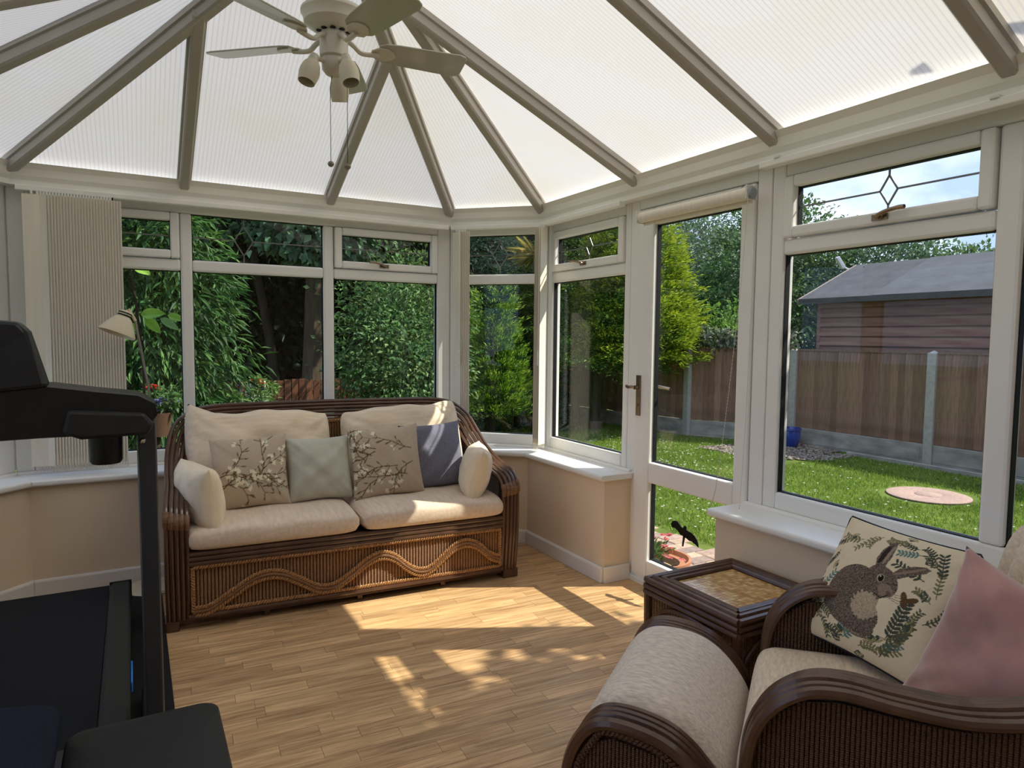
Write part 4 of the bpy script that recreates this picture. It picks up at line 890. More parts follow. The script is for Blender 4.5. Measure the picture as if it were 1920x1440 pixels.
# ------------------------------------------------------------------ reading lamp
lm = mat('cream_enamel', c(222, 208, 178), .35, .5, .03); lp = thing('floor_lamp', 'cream floor reading lamp with cone shade behind the treadmill', 'lamp', (.062, 3.99, 0))
MB().lathe([(0, 0), (.125, 0), (.128, .008), (.12, .02), (.02, .028), (0, .028)], 28).build('base', lm, lp, smooth=True)
MB().tube(smooth_path([(0, 0, .02), (0, 0, .6), (.008, 0, 1.0), (-.012, 0, 1.18), (-.035, 0, 1.33), (-.047, -.0, 1.415)], 6), .0062, 8).build('pole', mat('grey_metal', c(150, 146, 136), .35, .5, .05, metal=.6), lp, smooth=True)
MB().tube(smooth_path([(.012, -.006, .3), (.016, -.008, .7), (.002, -.008, 1.05), (-.018, -.008, 1.2), (-.036, -.008, 1.33)], 6), .0028, 6).build('flex', mat('flex', c(120, 116, 108), .6), lp)
axd = Vector((.36, .12, .92)).normalized(); hd_o = Vector((-.112, -.012, 1.395))
sh = MB(); sh.lathe([(.0865, -.052), (.083, -.040), (.062, .0), (.040, .034), (.030, .042), (.028, .066), (.022, .074), (.0, .075)], 32, hd_o, axd); sh.lathe([(.0835, -.052), (.080, -.040), (.059, .0), (.036, .032)], 32, hd_o, axd)
sh.build('shade', lm, lp, smooth=True, angle=60)
MB().lathe([(.0315, .044), (.0325, .048), (.0315, .052)], 24, hd_o, axd).build('shade_ring', gasket, lp); MB().lathe([(.031, .058), (.032, .061), (.031, .064)], 24, hd_o, axd).build('shade_ring', gasket, lp)
MB().lathe([(0, -.03), (.018, -.024), (.025, -.005), (.018, .015), (.012, .03)], 16, hd_o, axd).build('bulb', mat('opal_bulb', c(232, 228, 218), .3), lp, smooth=True)
MB().tube([hd_o+axd*.07, hd_o+axd*.085+Vector((.006, 0, 0)), Vector((-.047, 0, 1.415))], .008, 8).build('knuckle', lm, lp, smooth=True)
# lilac glass tumbler behind the sofa end
gt = glass_mat('lilac_glass', (.84, .78, .86, 1), .06)
gl = MB(); gx, gy = 2.12, 4.02
tag(MB().lathe([(0, 0), (.035, 0), (.04, .01), (.041, .56), (.038, .56), (.036, .02), (0, .012)], 24, (1.985, 3.72, 0)).build('glass_vase', gt, smooth=True), 'tall lilac glass vase standing on the floor behind the right arm of the sofa', 'vase')

# ------------------------------------------------------------------ ceiling fan
fw_m = mat('fan_white_enamel', c(206, 200, 184), .35, .5, .03); blade_m = mat('fan_blade', c(176, 174, 158), .28, .5, .04, 4, coat=.3); opal = mat('frosted_glass', c(214, 206, 184), .5, .3, .03)
fan = thing('ceiling_fan', 'white five-blade ceiling fan with small frosted lamp shades and pull cords', 'ceiling fan', (.6875, 2.62, 0))
MB().tube([(0, 0, 2.60), (0, 0, 2.90)], .0125, 12).build('down_rod', fw_m, fan, smooth=True)
MB().lathe([(0, 2.935), (.065, 2.935), (.06, 2.90), (.02, 2.875), (0, 2.875)], 24).build('canopy', fw_m, fan, smooth=True)
MB().lathe([(0, 2.612), (.02, 2.612), (.022, 2.588), (.055, 2.582), (.112, 2.562), (.120, 2.553), (.120, 2.545), (.113, 2.536), (.108, 2.51), (.075, 2.488), (.06, 2.48), (0, 2.48)], 40).build('motor_housing', fw_m, fan, smooth=True)
vt = MB()
for k in range(10): a = 2*PI*k/10; vt.lathe([(0, 0), (.011, 0), (.011, .002), (0, .002)], 8, (.055*math.cos(a), .055*math.sin(a), 2.478))
vt.build('vent_slots', gasket, fan)
MB().lathe([(0, 2.48), (.048, 2.48), (.048, 2.455), (.0525, 2.452), (.0525, 2.392), (.048, 2.388), (.0, 2.388)], 32).build('switch_housing', fw_m, fan, smooth=True)
MB().lathe([(0, 2.39), (.043, 2.39), (.046, 2.37), (.044, 2.345), (.030, 2.328), (.012, 2.322), (0, 2.322)], 32).build('light_kit', fw_m, fan, smooth=True)
for a_deg in (66, -6, -78, -150, 138):
    a = math.radians(a_deg); R_ = Matrix.Rotation(a, 4, 'Z'); tl = Matrix.Rotation(math.radians(-13), 4, 'X')
    ol = [(.165, -.038), (.19, -.056), (.24, -.062), (.48, -.070), (.503, -.062), (.512, -.045), (.512, .045), (.503, .062), (.48, .070), (.24, .062), (.19, .056), (.165, .038)]
    zb = 2.437; pts = [R_ @ (Matrix.Translation((0, 0, zb)) @ tl @ Vector((x, y, 0))) for x, y in ol]; nrm_ = R_.to_3x3() @ tl.to_3x3() @ Vector((0, 0, .006))
    bl_ = MB().prism(pts, nrm_).build('blade', blade_m, fan, bevel=.002)
    arm = MB(); arm.tube(smooth_path([R_ @ Vector(p) for p in ((.045, 0, 2.463), (.075, 0, 2.445), (.10, 0, 2.425), (.135, 0, 2.424), (.17, 0, 2.428))], 4), .011, 8, flat=.8)
    pl = [R_ @ (Matrix.Translation((0, 0, zb-.006)) @ tl @ Vector((x, y, 0))) for x, y in ((.14, -.012), (.165, -.036), (.20, -.036), (.225, -.02), (.235, 0), (.225, .02), (.20, .036), (.165, .036), (.14, .012))]
    arm.prism(pl, nrm_*.9); arm.build('blade_iron', fw_m, fan, smooth=True)
for a_deg in (200, -75, 65):
    a = math.radians(a_deg); d_ = Vector((math.cos(a), math.sin(a), 0)); p0 = d_*.04+Vector((0, 0, 2.365)); p1 = d_*.085+Vector((0, 0, 2.368)); ax = (Vector((0, 0, -1))+d_*.35).normalized()
    am = MB(); am.tube([p0, p1], .008, 8); am.lathe([(0, -.012), (.016, -.008), (.02, .012), (.021, .022), (0, .022)], 14, p1, ax); am.build('lamp_arm', fw_m, fan, smooth=True)
    MB().lathe([(.019, .016), (.030, .032), (.036, .055), (.0365, .075), (.031, .105), (.029, .105), (.0345, .075), (.034, .055), (.028, .034)], 24, p1, ax).build('lamp_shade', opal, fan, smooth=True)
    MB().lathe([(0, .02), (.012, .03), (.014, .05), (.008, .07), (0, .075)], 12, p1, ax).build('bulb', opal, fan, smooth=True)
for x, y, z0, z1 in ((-.018, -.012, 2.33, 1.995), (.028, -.075, 2.33, 1.978)):
    cd = MB(); cd.tube([(x*.5, y*.5, z0), (x, y, z0-.06), (x, y, z1)], .0012, 5); cd.build('pull_cord', gasket, fan)
    MB().lathe([(0, -.012), (.009, -.008), (.0125, 0), (.009, .008), (0, .012)], 12, (x, y, z1)).build('pull_knob', mat('wood_knob', c(120, 112, 100), .35, .5, .2), fan, smooth=True)
# ------------------------------------------------------------------ garden ground
GZ = -.2
soil = mat('garden_ground', c(70, 92, 38), .95, .1, .35, 1.6, world=True, col2=c(112, 128, 58), detail=8)
tag(MB().box(-40, -12, GZ-.3, 60, 60, GZ).build('ground', soil), 'green lawn ground of the garden', 'lawn', kind='structure')
RG = np.random.default_rng(5)
leaf_m = mat_attr('leaf', .55, .35, transl=.32); needle_m = mat_attr('conifer_leaf', .6, .3, transl=.2); grass_m = mat_attr('grass_blade', .6, .3, transl=.3)
bark = mat('grey_brown_bark', c(96, 84, 70), .95, .1, .3, 12, (1, 1, .25), bump=.6, bscale=40, bvec=(1, 1, .2)); bark_d = mat('dark_bark', c(62, 54, 46), .95, .1, .3, 12, (1, 1, .25), bump=.6, bscale=40, bvec=(1, 1, .2))
def nrmz(a): return a/np.maximum(1e-9, np.linalg.norm(a, axis=-1, keepdims=True))
def leaf_mesh(name, P_, D_, N_, ln, wd, col, m, parent=None, fold=.25):
    """n folded leaves: base points P_, directions D_, face normals N_, length, width, colour per leaf"""
    n = len(P_); D_ = nrmz(D_); Sd = nrmz(np.cross(D_, N_)); Nn = nrmz(np.cross(Sd, D_)); ln = np.asarray(ln).reshape(-1, 1)*np.ones((n, 1)); wd = np.asarray(wd).reshape(-1, 1)*np.ones((n, 1))
    V = np.empty((n, 4, 3)); V[:, 0] = P_; V[:, 2] = P_+D_*ln-Nn*ln*.12; mid = P_+D_*ln*.45
    V[:, 1] = mid-Sd*wd/2+Nn*wd*fold; V[:, 3] = mid+Sd*wd/2+Nn*wd*fold
    idx = (np.arange(n)[:, None]*4+np.array([0, 1, 2, 0, 2, 3])[None]).astype(np.int32).ravel()
    me = bpy.data.meshes.new(name); me.vertices.add(n*4); me.vertices.foreach_set('co', V.astype(np.float32).ravel()); me.loops.add(n*6); me.loops.foreach_set('vertex_index', idx)
    me.polygons.add(n*2); me.polygons.foreach_set('loop_start', np.arange(0, n*6, 3, dtype=np.int32)); me.update(calc_edges=True)
    a = me.color_attributes.new('col', 'FLOAT_COLOR', 'POINT'); cc_ = np.concatenate([np.repeat(col, 4, 0), np.ones((n*4, 1))], 1); a.data.foreach_set('color', cc_.astype(np.float32).ravel())
    me.materials.append(m); o = bpy.data.objects.new(name, me); C.objects.link(o)
    if parent: o.parent = parent
    return o
def pal(n, cols, seed, cl=None, jit=.22):
    r = np.random.default_rng(seed); A = np.array([c(*q_)[:3] for q_ in cols]); k = r.integers(0, len(A), n) if cl is None else r.integers(0, len(A), cl.max()+1)[cl]
    mixk = r.integers(0, len(A), n); base = A[k]*.65+A[mixk]*.35; return np.clip(base*(1+jit*r.normal(size=(n, 1))), .004, 1)
def crown(centre, rad, ncl, per, cs_, ln, wd, cols, seed, droop=.3, shell=.55, up_=.0, parent=None, m=None, lump=.22, name='foliage', zmin=None):
    """broadleaf crown: leaf clusters over a lumpy ellipsoid"""
    r = np.random.default_rng(seed); d = nrmz(r.normal(size=(ncl, 3))); ph = r.uniform(0, 6.28, (5, 3)); fq = r.uniform(1.5, 4.0, (5, 3))
    lp = sum(np.sin((d*fq[k]*1.7+ph[k]).sum(1)) for k in range(5))/5
    rr = (shell+(1-shell)*r.random(ncl)**.6)*(1+lump*2*lp); cc_ = np.array(centre)+d*np.array(rad)*rr[:, None]
    ci = np.repeat(np.arange(ncl), per); n = len(ci); off = r.normal(size=(n, 3))*cs_*np.array([1, 1, .65]); P_ = cc_[ci]+off
    D_ = d[ci]*.7+nrmz(off)*.6+r.normal(size=(n, 3))*.45; D_[:, 2] += up_-droop; Nn = r.normal(size=(n, 3))*.55+np.array([0, 0, 1])+d[ci]*.5
    if zmin is not None:
        k = P_[:, 2] > zmin; P_, D_, Nn, ci = P_[k], D_[k], Nn[k], ci[k]; n = len(P_)
    L_ = ln*r.uniform(.6, 1.25, n)
    return leaf_mesh(name, P_, D_, Nn, L_, L_*wd, pal(n, cols, seed+1, ci), m or leaf_m, parent)
def cone(centre, R_, h, ncl, per, ln, wd, cols, seed, parent=None, spread=.16, pw=.8, tip=None, z0=0.0, m=None, up_=.25, name='foliage'):
    """conifer: sprays of slender scale leaves along outward shoots"""
    r = np.random.default_rng(seed); t = 1-np.sqrt(r.random(ncl)*.98); a = r.uniform(0, 2*PI, ncl); lob = 1+.14*np.sin(a*5+t*14)+.10*np.sin(a*9-t*23)
    rad = R_*(1-t)**pw*lob*(.62+.38*r.random(ncl)**.5)+.04
    d = np.stack([np.cos(a), np.sin(a), np.full(ncl, up_)], 1); d = nrmz(d+r.normal(size=(ncl, 3))*.2); cc_ = np.array(centre)+np.stack([np.cos(a)*rad, np.sin(a)*rad, z0+t*(h-z0)], 1)
    ci = np.repeat(np.arange(ncl), per); n = len(ci); s = r.random(n); sd = nrmz(np.cross(d, np.array([0, 0, 1.])))[ci]; w = (r.random(n)-.5)*2*(1-s*.6)
    P_ = cc_[ci]+d[ci]*(s[:, None]*spread*1.5)+sd*(w*spread*.6)[:, None]+r.normal(size=(n, 3))*spread*.13; P_[:, 2] -= (s**2)*spread*.25
    D_ = d[ci]+sd*(w*.9)[:, None]+r.normal(size=(n, 3))*.25; D_[:, 2] += .1; Nn = np.array([0, 0, 1.])+r.normal(size=(n, 3))*.5
    L_ = ln*r.uniform(.6, 1.3, n); col = pal(n, cols, seed+1, ci)
    if tip is not None: k = (s > .45) & (r.random(n) < .8); col[k] = pal(int(k.sum()), tip, seed+2)
    return leaf_mesh(name, P_, D_, Nn, L_, L_*wd, col, m or needle_m, parent)
def trunk(parent, pts, r0, r1, m=None, name='trunk'):
    P_ = smooth_path(pts, 5); n = len(P_); return MB().tube(P_, [r0+(r1-r0)*i/(n-1) for i in range(n)], 9).build(name, m or bark, parent, smooth=True)

# lawn blades and clover
def lawn_ok(x, y): return ~((x < 3.75) & (y < 5.2) & (y > 1.7) & (((x-2.5)/1.25)**2 < 1)) & (((x-6.93)/.50)**2+((y-3.80)/.42)**2 > 1) & ((x < 7.0+.0*y) | (y < 5.6) | (y > 7.0)) & (x < np.where(y < 6.7, 8.36, np.where(y < 8.1, 8.3-.58*(y-6.7), 7.55)))
nb = 150000; bx_ = RG.uniform(2.55, 8.5, nb); by_ = RG.uniform(1.2, 11.5, nb); k = lawn_ok(bx_, by_); bx_, by_ = bx_[k], by_[k]; n = len(bx_)
P_ = np.stack([bx_, by_, np.full(n, GZ-.004)], 1); D_ = np.stack([RG.normal(size=n)*.5, RG.normal(size=n)*.5, np.ones(n)], 1); hgt = RG.uniform(.02, .055, n)
patch = .5+.5*np.sin(bx_*1.7+1.3*np.sin(by_*1.1))*np.sin(by_*1.4+.7)
gcol = pal(n, [(128, 158, 56), (150, 174, 62), (104, 140, 48)], 3)*(1-.0*patch[:, None])+patch[:, None]*np.array([.03, .02, 0])*RG.random((n, 1)); dry = RG.random(n) < .05; gcol[dry] = pal(int(dry.sum()), [(168, 156, 96)], 4)
tag(leaf_mesh('lawn_grass', P_, D_, np.stack([RG.normal(size=n), RG.normal(size=n), np.zeros(n)+.05], 1), hgt, .007, gcol, grass_m, fold=.1), 'short green lawn grass outside the door and window', 'grass', kind='stuff')
nf = 5200; fx_ = RG.uniform(3.6, 8.0, nf); fy_ = RG.uniform(2.2, 9.5, nf); dens = np.exp(-((fx_-4.9)/1.0)**2-((fy_-3.9)/1.0)**2)+.9*np.exp(-((fx_-5.6)/1.5)**2-((fy_-6.6)/1.2)**2)+.04
k = lawn_ok(fx_, fy_) & (RG.random(nf) < dens*.5); fx_, fy_ = fx_[k], fy_[k]; n = len(fx_)
P0_ = np.stack([fx_, fy_, GZ+RG.uniform(.03, .055, n)], 1); P_ = np.repeat(P0_, 3, 0); an = np.tile(np.arange(3)*2.09, n)+np.repeat(RG.uniform(0, 6, n), 3)
D_ = np.stack([np.cos(an), np.sin(an), np.full(3*n, .5)], 1); tag(leaf_mesh('clover_flowers', P_, D_, np.tile([0, 0, 1.], (3*n, 1)), .015, .014, pal(3*n, [(226, 226, 214), (214, 218, 200)], 8, jit=.04), grass_m), 'white clover flowers dotted over the lawn', 'flowers', kind='stuff')

# block paving by the door
pv = thing('patio', 'small block-paved patio outside the glazed door', 'patio', kind='structure'); pav = [mat('paver_%d' % k, q_, .9, .1, .18, 25, objvar=.12) for k, q_ in enumerate((c(172, 148, 132), c(156, 136, 126), c(184, 160, 138)))]
proto = [MB().box(-.097, -.047, GZ-.03, .097, .047, GZ+.012).build('paver', m_, pv, bevel=.004) for m_ in pav]; used = [0, 0, 0]
for i in range(7):
    for j in range(17):
        for h in range(2 if i < 6 else 1):
            x = 2.62+i*.2+(0 if j % 2 else .1); y = 2.0+j*.2+h*.1
            if h and i % 1: continue
            if ((x-2.4)/1.26)**4+((y-3.4)/1.75)**4 > 1: continue
            t = (i*7+j*3+h) % 3
            o = proto[t] if not used[t] else proto[t].copy()
            if used[t]: C.objects.link(o); o.parent = pv
            used[t] = 1; o.location = (x, y, random.uniform(-.002, .002))
# round brick-coloured slab sunk in the lawn
sl_ = thing('stepping_slab', 'flat round pinkish paving slab sunk in the lawn', 'paving slab', (6.93, 3.80, GZ)); sl_.scale = (.76, .76, 1); slm = mat('pink_concrete', c(172, 146, 132), .9, .1, .15, 30, bump=.4, bscale=60)
MB().lathe([(0, .0), (.47, .0), (.49, .006), (.49, .016), (.46, .022), (.18, .022), (.17, .018), (0, .018)], 40).build('outer_ring', slm, sl_, smooth=True)
MB().lathe([(0, .026), (.15, .026), (.16, .02), (.16, .0)], 30).build('centre_disc', slm, sl_, smooth=True)

# ------------------------------------------------------------------ boundary fence
conc = mat('pale_concrete', c(176, 172, 160), .9, .15, .14, 18, bump=.3, bscale=50); concd = mat('stained_concrete', c(160, 156, 144), .92, .15, .30, 4, (1, 1, 2), bump=.3, bscale=40)
fwood = mat('dark_fence_board', c(138, 108, 88), .85, .15, .28, 6, (8, 8, .6), objvar=.22, bump=.3, bscale=30, bvec=(8, 8, .6))
FP = [(7.15, 12.3), (7.42, 10.15), (7.79, 8.10), (8.62, 6.75), (8.72, 4.80), (8.72, 2.85), (8.72, .9), (8.72, -1.05)]
bfn = thing('boundary_fence', 'dark brown close-board fence with pale concrete posts along the lawn', 'fence', (0, 0, GZ))
for k, (x, y) in enumerate(FP[:6]):
    ps = MB().box(-.055, -.055, 0, .055, .055, 1.40).build('fence_post', conc, bfn, bevel=.008); ps.location = (x, y, 0); tag(ps, 'pale concrete post')
    MB().add([(-.055, -.055, 1.40), (.055, -.055, 1.40), (.055, .055, 1.40), (-.055, .055, 1.40), (0, 0, 1.44)], [(0, 1, 4), (1, 2, 4), (2, 3, 4), (3, 0, 4)]).build('post_cap', conc, ps)
for k, (p, q_) in enumerate(zip(FP, FP[1:])):
    if k > 5: break
    p, q_ = Vector(p), Vector(q_); d = q_-p; L_ = d.length; a = math.atan2(d.y, d.x); nb_ = int((L_-.11)/.088); w = (L_-.11)/nb_; pr_ = None
    rl = MB().box(.055, -.022, 1.395, L_-.055, .022, 1.42)
    for z in (.45, 1.2): rl.box(.055, .008, z, L_-.055, .04, z+.07)
    fp = rl.build('fence_rails', fwood, bfn); fp.location = (p.x, p.y, 0); fp.rotation_euler.z = a
    for j in range(nb_):
        if pr_ is None: pr_ = MB().add([(-.002, -.012, .26), (w+.01, -.006, .26), (w+.01, .002, .26), (-.002, .006, .26), (-.002, -.012, 1.40), (w+.01, -.006, 1.40), (w+.01, .002, 1.40), (-.002, .006, 1.40)], [(0, 3, 2, 1), (4, 5, 6, 7), (0, 1, 5, 4), (1, 2, 6, 5), (2, 3, 7, 6), (3, 0, 4, 7)]).build('board', fwood, fp); o = pr_
        else: o = pr_.copy(); C.objects.link(o); o.parent = fp
        o.location = (.055+j*w, random.uniform(-.003, .003), random.uniform(-.006, .004))
    gb = MB().box(.055, -.025, -.02, L_-.055, .025, .255).build('gravel_board', concd, bfn, bevel=.006); gb.location = (p.x, p.y, 0); gb.rotation_euler.z = a; tag(gb, 'stained concrete gravel board')
    MB().box(.10, -.030, .04, L_-.10, -.024, .215).build('raised_face', concd, gb)
ed = thing('lawn_edging', 'grey concrete edging strip along the lawn by the fence', 'edging', kind='structure')
for k in range(8): MB().box(8.40, -1.6+k*.915, GZ-.02, 8.45, -1.6+k*.915+.905, GZ+.05).build('edging_stone', concd, ed, bevel=.006)
# gravel bed with blue pot
stones = MB(); ico = [(0, 0, 1), (.9, 0, .2), (.28, .85, .2), (-.72, .53, .2), (-.72, -.53, .2), (.28, -.85, .2), (0, 0, -.5)]
for _ in range(2600):
    x, y = RG.uniform(7.0, 8.6), RG.uniform(5.5, 7.05)
    if x+y < 13.2 or x > 8.62 or (x > 8.35 and y < 5.9): continue
    s = RG.uniform(.014, .034); a = RG.uniform(0, 6.28); stones.add([(x+s*(p[0]*math.cos(a)-p[1]*math.sin(a)), y+s*(p[0]*math.sin(a)+p[1]*math.cos(a))*RG.uniform(.7, 1), GZ+.01+s*.7*p[2]) for p in ico], [(0, 1, 2), (0, 2, 3), (0, 3, 4), (0, 4, 5), (0, 5, 1), (6, 2, 1), (6, 3, 2), (6, 4, 3), (6, 5, 4), (6, 1, 5)])
gm = NT('gravel'); gg = gm.n('ShaderNodeNewGeometry'); grp = gm.n('ShaderNodeValToRGB'); grp.color_ramp.elements[0].color = c(74, 64, 54); grp.color_ramp.elements[1].color = c(160, 146, 126); gm.l(gg.outputs['Random Per Island'], grp.inputs[0]); gm.l(grp.outputs[0], gm.b.inputs['Base Color']); gm.b.inputs['Roughness'].default_value = .85
tag(stones.build('gravel_bed', gm.m), 'bed of mixed beige gravel by the fence', 'gravel', kind='stuff')
bp = thing('plant_pot', 'shiny cobalt blue pot standing by the fence on the gravel', 'plant pot', (8.30, 6.55, GZ))
MB().lathe([(0, 0), (.10, 0), (.125, .03), (.15, .12), (.155, .19), (.15, .24), (.165, .25), (.165, .28), (.148, .28), (.135, .22), (0, .20)], 32).build('body', mat('cobalt_glaze', c(36, 66, 150), .15, .5, .15, 10, coat=.5), bp, smooth=True)
MB().lathe([(0, .225), (.135, .22)], 20).build('soil', mat('potting_soil', c(60, 46, 34), 1, .1, .3, 60), bp)

# ------------------------------------------------------------------ shed beyond the fence
sh_ = thing('garden_shed', 'reddish-brown timber shed with grey felt roof behind the fence', 'shed', (9.5, 0, GZ))
swood = mat('shed_board', c(146, 92, 78), .8, .2, .22, 3, (1, .5, 5), col2=c(158, 130, 104), objvar=.14, bump=.25, bscale=30, bvec=(1, 1, 12)); felt = mat('roof_felt', c(88, 88, 88), .95, .15, .14, 5, bump=.6, bscale=90); felt2 = mat('roof_felt_faded', c(94, 95, 96), .95, .15, .12, 4, bump=.6, bscale=90)
pb_ = None
for j in range(15):
    if pb_ is None: pb_ = MB().prism([(0, -.8, 0), (-.034, -.8, .004), (-.034, -.8, .02), (-.016, -.8, .126), (-.003, -.8, .134), (0, -.8, .145)], (0, 7.82, 0)).build('cladding_board', swood, sh_); o = pb_
    else: o = pb_.copy(); C.objects.link(o); o.parent = sh_
    o.location = (0, 0, .02+j*.145)
for j in range(19):
    zz = .02+j*.145; half = 1.28 if zz < 2.15 else max(.15, 1.28-(zz-2.1)*2.0); MB().box(1.28-half, 7.0, zz, 1.28+half, 7.02, zz+.143).build('gable_board', swood, sh_)
MB().box(-.03, 6.975, .02, .02, 7.04, 2.14).build('corner_trim', swood, sh_, bevel=.004); MB().box(0.02, -.8, .02, 2.5, 6.98, 2.1).build('shed_core', mat('shed_inside', c(50, 38, 32), .9), sh_)
def slope(y0, y1, m, dz=0): return MB().prism([(-.22, y0, 2.165+dz), (1.22, y0, 2.80+dz), (1.22, y0, 2.83+dz), (-.22, y0, 2.195+dz)], (0, y1-y0, 0)).build('roof_felt_sheet', m, sh_)
slope(5.95, 7.24, felt); slope(-.95, 6.02, felt2, .012)
MB().prism([(1.22, -.95, 2.80), (2.66, -.95, 2.165), (2.66, -.95, 2.195), (1.22, -.95, 2.83)], (0, 8.19, 0)).build('rear_roof', felt, sh_)
MB().box(-.235, -.95, 2.12, -.215, 7.24, 2.20).build('fascia', felt, sh_)
MB().obox((-.23, 7.245, 2.15), (1.22, 7.245, 2.79), .02, .09).build('barge_board', mat('barge_board', c(170, 150, 138), .8), sh_); MB().obox((2.67, 7.245, 2.15), (1.22, 7.245, 2.79), .02, .09).build('barge_board', swood, sh_)
sl2 = thing('security_light', 'small white security light on the shed gable', 'light', (10.62, 7.42, GZ+2.80))
MB().obox((0, 0, -.02), (-.10, .06, .17), .09, .06).build('lamp_head', white_pl, sl2, bevel=.01); MB().tube([(0, -.17, -.09), (.02, -.1, -.05), (0, 0, .0)], .015, 8).build('bracket', white_pl, sl2)

# trellis with ivy on top of the fence
tv = thing('ivy_trellis', 'ivy-covered diamond trellis along the top of the fence in the door glass', 'trellis', (0, 0, 0))
lat = MB(); lv = []
for p, q_ in zip(FP[1:3], FP[2:4]):
    p, q_ = Vector((*p, 0)), Vector((*q_, 0)); L_ = (q_-p).length; d = (q_-p).normalized()
    for j in range(int(L_/.10)):
        a_ = p+d*(j*.10)+Vector((0, 0, 1.22)); lat.obox(a_, a_+d*.17+Vector((0, 0, .27)), .008, .016); lat.obox(a_+d*.17, a_+Vector((0, 0, .27)), .008, .016)
    for _ in range(900): lv.append(p+d*RG.uniform(0, L_)+Vector((RG.normal()*.06, RG.normal()*.06, 1.20+RG.uniform(0, .30)+RG.normal()*.02)))
lat.build('lattice', mat('weathered_lath', c(150, 144, 130), .9, .1, .2, 20), tv)
n = len(lv); P_ = np.array([tuple(v) for v in lv]); leaf_mesh('ivy_leaves', P_, RG.normal(size=(n, 3)), RG.normal(size=(n, 3))+np.array([-.6, -.6, .4]), .07, .05, pal(n, [(60, 76, 52), (84, 98, 70), (170, 172, 150), (48, 62, 46)], 31), leaf_m, tv)

# ------------------------------------------------------------------ shrubs and trees
def tree(name, label, cat_, loc, **k): return thing(name, label, cat_, (loc[0], loc[1], GZ), 0, k.get('group'))
GS = [(44, 74, 36), (58, 92, 42), (38, 64, 36), (72, 104, 50)]
# lance-leaved shrub at the left window
t = tree('leafy_shrub', 'dense dark green shrub with drooping lance-shaped leaves close to the left window', 'shrub', (.35, 6.35))
crown((-.14, .12, 1.40), (.62, .55, 1.50), 480, 26, .085, .125, .20, [(52, 92, 40), (66, 108, 48), (44, 80, 40), (92, 128, 58)], 41, droop=.75, shell=.62, parent=t, lump=.14)
for k, (dx, dy) in enumerate(((0, 0), (.12, .05), (-.14, .03))): trunk(t, [(dx*.3, dy, 0), (dx, dy+.05, .5), (dx*2.6, dy, 1.5)], .035, .015, bark_d, 'stem')
t = tree('low_shrub', 'low pale-green feathery shrub at the foot of the dark shrub', 'shrub', (.88, 6.55))
crown((0, 0, .62), (.34, .3, .34), 110, 24, .06, .085, .2, [(96, 128, 66), (120, 146, 84), (80, 112, 60)], 43, droop=.5, parent=t); trunk(t, [(0, 0, 0), (.02, 0, .5)], .02, .01, bark_d, 'stem')
# mixed shrub behind the sofa's right half
t = tree('leafy_shrub', 'mid-green bushy shrub with small bright leaves behind the right half of the sofa', 'shrub', (2.95, 8.1))
crown((0, 0, 1.25), (.85, .6, 1.25), 480, 24, .10, .075, .5, [(80, 120, 62), (108, 142, 84), (62, 98, 56), (130, 156, 96)], 45, droop=.2, shell=.45, parent=t, lump=.3)
for dx in (-.2, .05, .25): trunk(t, [(dx*.4, 0, 0), (dx, 0, .6), (dx*2, .05, 1.5)], .03, .012, bark_d, 'stem')
t = tree('leafy_shrub', 'olive-green shrub standing behind the centre window bar', 'shrub', (3.45, 9.4))
crown((0, 0, 1.5), (.6, .5, 1.4), 260, 24, .11, .08, .45, [(96, 120, 60), (70, 104, 56), (120, 138, 74)], 46, droop=.3, shell=.45, parent=t, lump=.3); trunk(t, [(0, 0, 0), (.05, 0, 1.2)], .04, .02, bark_d, 'stem')
# tall broadleaf tree with the visible trunk
t = tree('sycamore_tree', 'tall tree with a grey trunk and hanging blue-green leaves behind the sofa', 'tree', (2.55, 11.0))
trunk(t, [(-.05, 0, 0), (0, 0, 1.5), (.05, 0, 3.0), (.3, .1, 5.2), (.4, .3, 7.5)], .21, .08); trunk(t, [(0, 0, 2.7), (-.5, -.4, 3.6), (-1.5, -1.0, 4.6)], .10, .03, name='branch'); trunk(t, [(.05, 0, 3.2), (.9, -.6, 4.2), (1.6, -1.2, 5.0)], .09, .03, name='branch')
crown((0, -.3, 5.6), (2.9, 2.4, 2.4), 620, 26, .26, .17, .75, [(58, 96, 62), (76, 114, 74), (48, 82, 52), (96, 128, 84)], 47, droop=.5, shell=.55, parent=t); crown((-.35, -1.9, 3.05), (.75, .6, .55), 130, 24, .12, .13, .7, [(84, 120, 84), (108, 138, 100), (66, 100, 66)], 48, droop=.4, parent=t, name='low_foliage')
t = tree('leaning_tree', 'thin leaning tree trunk left of the tall grey trunk in the shade', 'tree', (1.75, 11.6))
trunk(t, [(.35, 0, 0), (.2, 0, 1.5), (-.1, 0, 3.2), (-.4, 0, 5.0)], .09, .04, bark_d); crown((-.4, 0, 5.2), (1.3, 1.2, 1.2), 200, 24, .2, .13, .6, GS, 49, parent=t)
